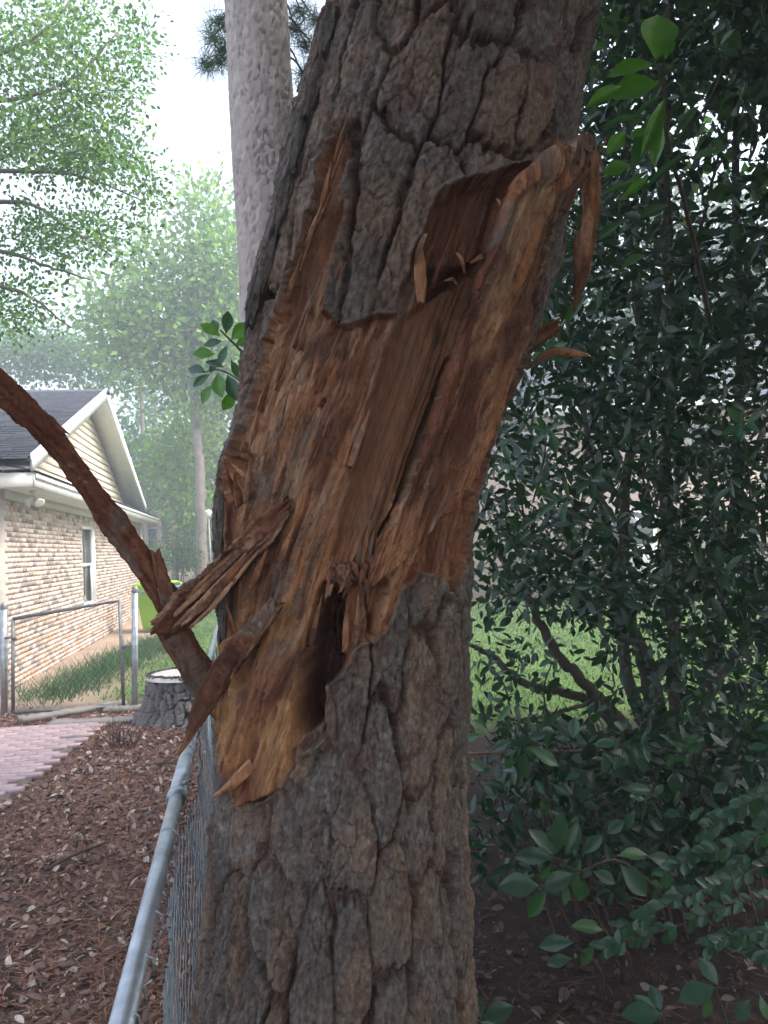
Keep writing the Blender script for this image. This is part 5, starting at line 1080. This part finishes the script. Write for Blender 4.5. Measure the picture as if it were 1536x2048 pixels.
# --- low glossy shrub under it
def low_shrub():
    T = thing('glossy_low_shrub', (1.0, 3.1, 0), 'low shrub with large glossy oval leaves beside the foot of the pine', 'shrub')
    A = [(1114, 1706, 1121, 1638, 26), (1105, 1708, 1070, 1665, 24), (1107, 1716, 1039, 1710, 26), (1132, 1710, 1154, 1657, 26), (1165, 1710, 1198, 1673, 26), (1148, 1748, 1095, 1772, 34), (1157, 1745, 1150, 1790, 26), (1186, 1743, 1227, 1762, 36), (1165, 1760, 1167, 1803, 26), (1235, 1712, 1290, 1705, 30), (1240, 1730, 1292, 1785, 38), (1078, 1772, 1010, 1770, 34), (1094, 1780, 1057, 1830, 22), (1100, 1730, 1085, 1760, 18), (1295, 1712, 1345, 1725, 22)]
    for a in A: leaf_px(T, 'mid' if RND.random() < .6 else 'grey', a[0], a[1], a[0] + (a[2] - a[0]) * 1.15, a[1] + (a[3] - a[1]) * 1.15, a[4] * 1.1, 2.5)
    limb('twig', T, [Yp(1105, 1712, 2.5), Yp(1160, 1742, 2.52), Yp(1240, 1722, 2.6), Yp(1330, 1800, 3.0), Yp(1350, 1900, 3.2)], .003, .006, M_TWIG, 20, 6)
    Bm = [(1061, 1499, 1121, 1528, 26), (1053, 1512, 1049, 1560, 26), (1024, 1512, 1012, 1540, 22), (1206, 1512, 1215, 1549, 34), (1148, 1478, 1148, 1433, 24), (1186, 1489, 1231, 1483, 18), (1339, 1508, 1343, 1537, 18), (1347, 1586, 1351, 1549, 20), (1426, 1586, 1455, 1566, 40), (1496, 1499, 1536, 1489, 24), (1244, 1578, 1306, 1578, 20), (1310, 1594, 1326, 1566, 18), (935, 1523, 970, 1540, 20), (1000, 1440, 1020, 1410, 16), (965, 1470, 925, 1478, 24), (975, 1460, 950, 1440, 20),
          (1090, 1590, 1070, 1560, 22), (1105, 1570, 1140, 1590, 22), (1080, 1600, 1095, 1630, 20), (1130, 1560, 1160, 1545, 22), (1270, 1620, 1250, 1660, 22), (1300, 1640, 1330, 1660, 22), (1250, 1640, 1215, 1665, 22), (1290, 1600, 1262, 1590, 20), (1325, 1630, 1360, 1625, 20), (1400, 1620, 1380, 1640, 22), (1020, 1480, 985, 1500, 20), (1060, 1480, 1090, 1465, 20)]
    for a in Bm: leaf_px(T, RND.choice(['mid', 'mid', 'grey']), *a, 2.9)
    C = [(1326, 2029, 1246, 2025, 36), (1322, 2021, 1302, 1970, 36), (1318, 2030, 1270, 1990, 26), (1148, 1884, 1076, 1889, 26), (1144, 1917, 1092, 1926, 20), (1206, 1860, 1148, 1847, 26), (1430, 1975, 1360, 1996, 40), (1436, 1970, 1400, 1915, 26), (1420, 1990, 1410, 2040, 30), (1500, 2000, 1470, 2040, 34), (1520, 1990, 1536, 2040, 34), (1190, 1890, 1160, 1930, 24), (1200, 1880, 1240, 1900, 22), (962, 2036, 948, 1985, 32), (966, 2038, 1024, 2012, 40), (960, 2044, 1000, 2060, 36)]
    for a in C: leaf_px(T, RND.choice(['mid', 'grey']), *a, 2.2)
    for (x, y, x2, y2) in [(1325, 2030, 1345, 2200), (1150, 1890, 1240, 2000), (1430, 1975, 1460, 2150), (960, 2044, 975, 2160), (1210, 1865, 1290, 1960)]: limb('twig', T, [Yp(x, y, 2.2), Yp((x + x2) / 2 + 8, (y + y2) / 2, 2.3), at_z(np.float64(x2 - 40), np.float64(y2))], .003, .006, M_TWIG, 12, 5)
    for k in range(38):
        x, y = RND.uniform(960, 1520), RND.uniform(1470, 1800); Dk = RND.uniform(2.9, 3.8); rosette(T, 'dark' if RND.random() < .5 else 'mid', Yp(x, y, Dk), (RND.uniform(-.6, .3), RND.uniform(-.8, 0), RND.uniform(.1, .9)), 5, .09)
        p = Yp(x, y, Dk); limb('twig', T, [p, p + np.array([.08, .1, -.12]), (p[0] + .25, p[1] + .3, 0.0)], .003, .006, M_TWIG, 8, 5)
    n = 800; x = NPR.uniform(960, 1640, n); y = 1468 + 270 * NPR.random(n) ** 1.2; d = NPR.uniform(3.0, 5.2, n); m = NPR.random(n) < (.45 + .55 * sstep(-.2, .2, fbm(x / 70, y / 50, 5, 2))) * np.where(x < 1000, .5, 1); c = at_y(x[m], y[m], d[m]); c = c[c[:, 2] > .08]
    leaf_mass('foliage', T, c, 7, .05, .085, (.02, .05, .027), M_LEAF, .4, 'oval', .42, .6, hue=.3)
    limb('stem', T, [Yp(930, 1508, 3.4), Yp(1160, 1502, 3.6), Yp(1360, 1503, 3.8), Yp(1560, 1490, 4.0)], .007, .010, nmat('reddish_stem', (.16, .09, .06), (.24, .14, .10), 20, .85), 24, 6)
low_shrub()
# --- fine-leaved plant in the corner
def nandina():
    T = thing('fine_leaved_plant', (1.3, 2.3, 0), 'fine-leaved bluish green plant arching in from the right edge', 'plant')
    tw = [[(1590, 1560), (1490, 1610), (1400, 1665)], [(1590, 1640), (1470, 1690), (1390, 1710), (1330, 1750)], [(1590, 1700), (1460, 1760), (1370, 1790), (1300, 1830), (1240, 1855)], [(1590, 1790), (1460, 1810), (1360, 1850), (1260, 1880), (1210, 1895)], [(1590, 1860), (1480, 1870), (1420, 1890)], [(1590, 1600), (1540, 1640), (1480, 1720), (1440, 1780)], [(1590, 1930), (1530, 1900), (1490, 1880)], [(1590, 1500), (1540, 1570), (1500, 1590)]]
    for q, p in enumerate(tw):
        D = 1.95 + .06 * q; P3 = [Yp(x, y, D) for x, y in p]; limb('rachis', T, P3 + [], .0016, .0012, M_TWIG, 14, 5)
        P = spline(np.array(p, float), 26)
        for k in range(1, 26):
            for s in (-1, 1):
                if len([c for c in T.children if c.name.startswith('leaf')]) > 296 or RND.random() < .18: continue
                x, y = P[k]; t = P[min(k + 1, 25)] - P[max(k - 1, 0)]; t = t / (np.hypot(*t) + 1e-6); nx, ny = -t[1] * s, t[0] * s
                L = RND.uniform(22, 38); a = RND.uniform(.3, .9); dx, dy = t * a + np.array([nx, ny]) * (1.1 - a * .6); h = math.hypot(dx, dy)
                leaf_px(T, 'grey', x + RND.uniform(-3, 3), y + RND.uniform(-3, 3), x + dx / h * L, y + dy / h * L * .8 + 4, L * .5, D + RND.uniform(-.05, .05), RND.uniform(-.02, .02))
    limb('stem', T, [(1.55, 2.3, 0), (1.5, 2.2, .5), Yp(1590, 1700, 2.05)], .009, .004, M_TWIG, 14, 6); limb('stem', T, [(1.6, 2.3, 0), (1.55, 2.25, .6), Yp(1590, 1560, 2.0)], .009, .004, M_TWIG, 14, 6)
nandina()
# --- sapling leaves left of the trunk
def sapling():
    T = thing('sapling', (-.35, 2.75, 0), 'leafy green sapling twig showing just left of the torn trunk', 'sapling')
    D = 2.75
    limb('stem', T, [(-.35, D, 0), Yp(570, 1100, D), Yp(540, 850, D), Yp(505, 730, D), Yp(470, 690, D), Yp(440, 660, D)], .009, .003, M_TWIG, 30, 6)
    limb('twig', T, [Yp(530, 820, D), Yp(490, 770, D), Yp(440, 740, D), Yp(405, 745, D)], .004, .002, M_TWIG, 16, 5)
    for a in [(440, 672, 408, 650, 20), (452, 668, 456, 628, 22), (462, 680, 492, 650, 22), (445, 682, 412, 688, 20), (470, 690, 500, 680, 20), (455, 690, 440, 722, 20), (480, 700, 500, 728, 22), (430, 708, 392, 706, 20), (440, 715, 420, 740, 18), (462, 720, 478, 752, 22), (412, 745, 380, 735, 20), (420, 748, 390, 768, 20), (436, 745, 440, 785, 22), (455, 750, 470, 790, 22), (480, 765, 500, 790, 22), (486, 745, 506, 740, 20), (448, 735, 416, 722, 18), (495, 790, 480, 820, 20), (505, 660, 520, 630, 18), (425, 770, 405, 800, 18), (470, 780, 450, 815, 18), (436, 665, 428, 640, 14), (500, 700, 520, 690, 18)]:
        leaf_px(T, RND.choice(['mid', 'mid', 'lime']), a[0], a[1], a[0] + (a[2] - a[0]) * 1.2, a[1] + (a[3] - a[1]) * 1.2, a[4] * 1.15, D)
sapling()

# ================================================================== haze volume added to stand in for lens glare
def haze():
    m = bpy.data.materials.new('glare_haze'); m.use_nodes = True; t = m.node_tree; t.nodes.clear()
    o = t.nodes.new('ShaderNodeOutputMaterial'); v = t.nodes.new('ShaderNodeVolumePrincipled')
    v.inputs['Color'].default_value = (.82, .92, 1.0, 1); v.inputs['Density'].default_value = 0.0095; v.inputs['Anisotropy'].default_value = 0.2
    t.links.new(v.outputs[0], o.inputs['Volume'])
    ob = MB().box(-145, 145, -35, 195, -4, 26).obj('haze', m); put(ob, 'thin bluish haze added to stand in for lens glare', 'haze', kind='stuff')
haze()
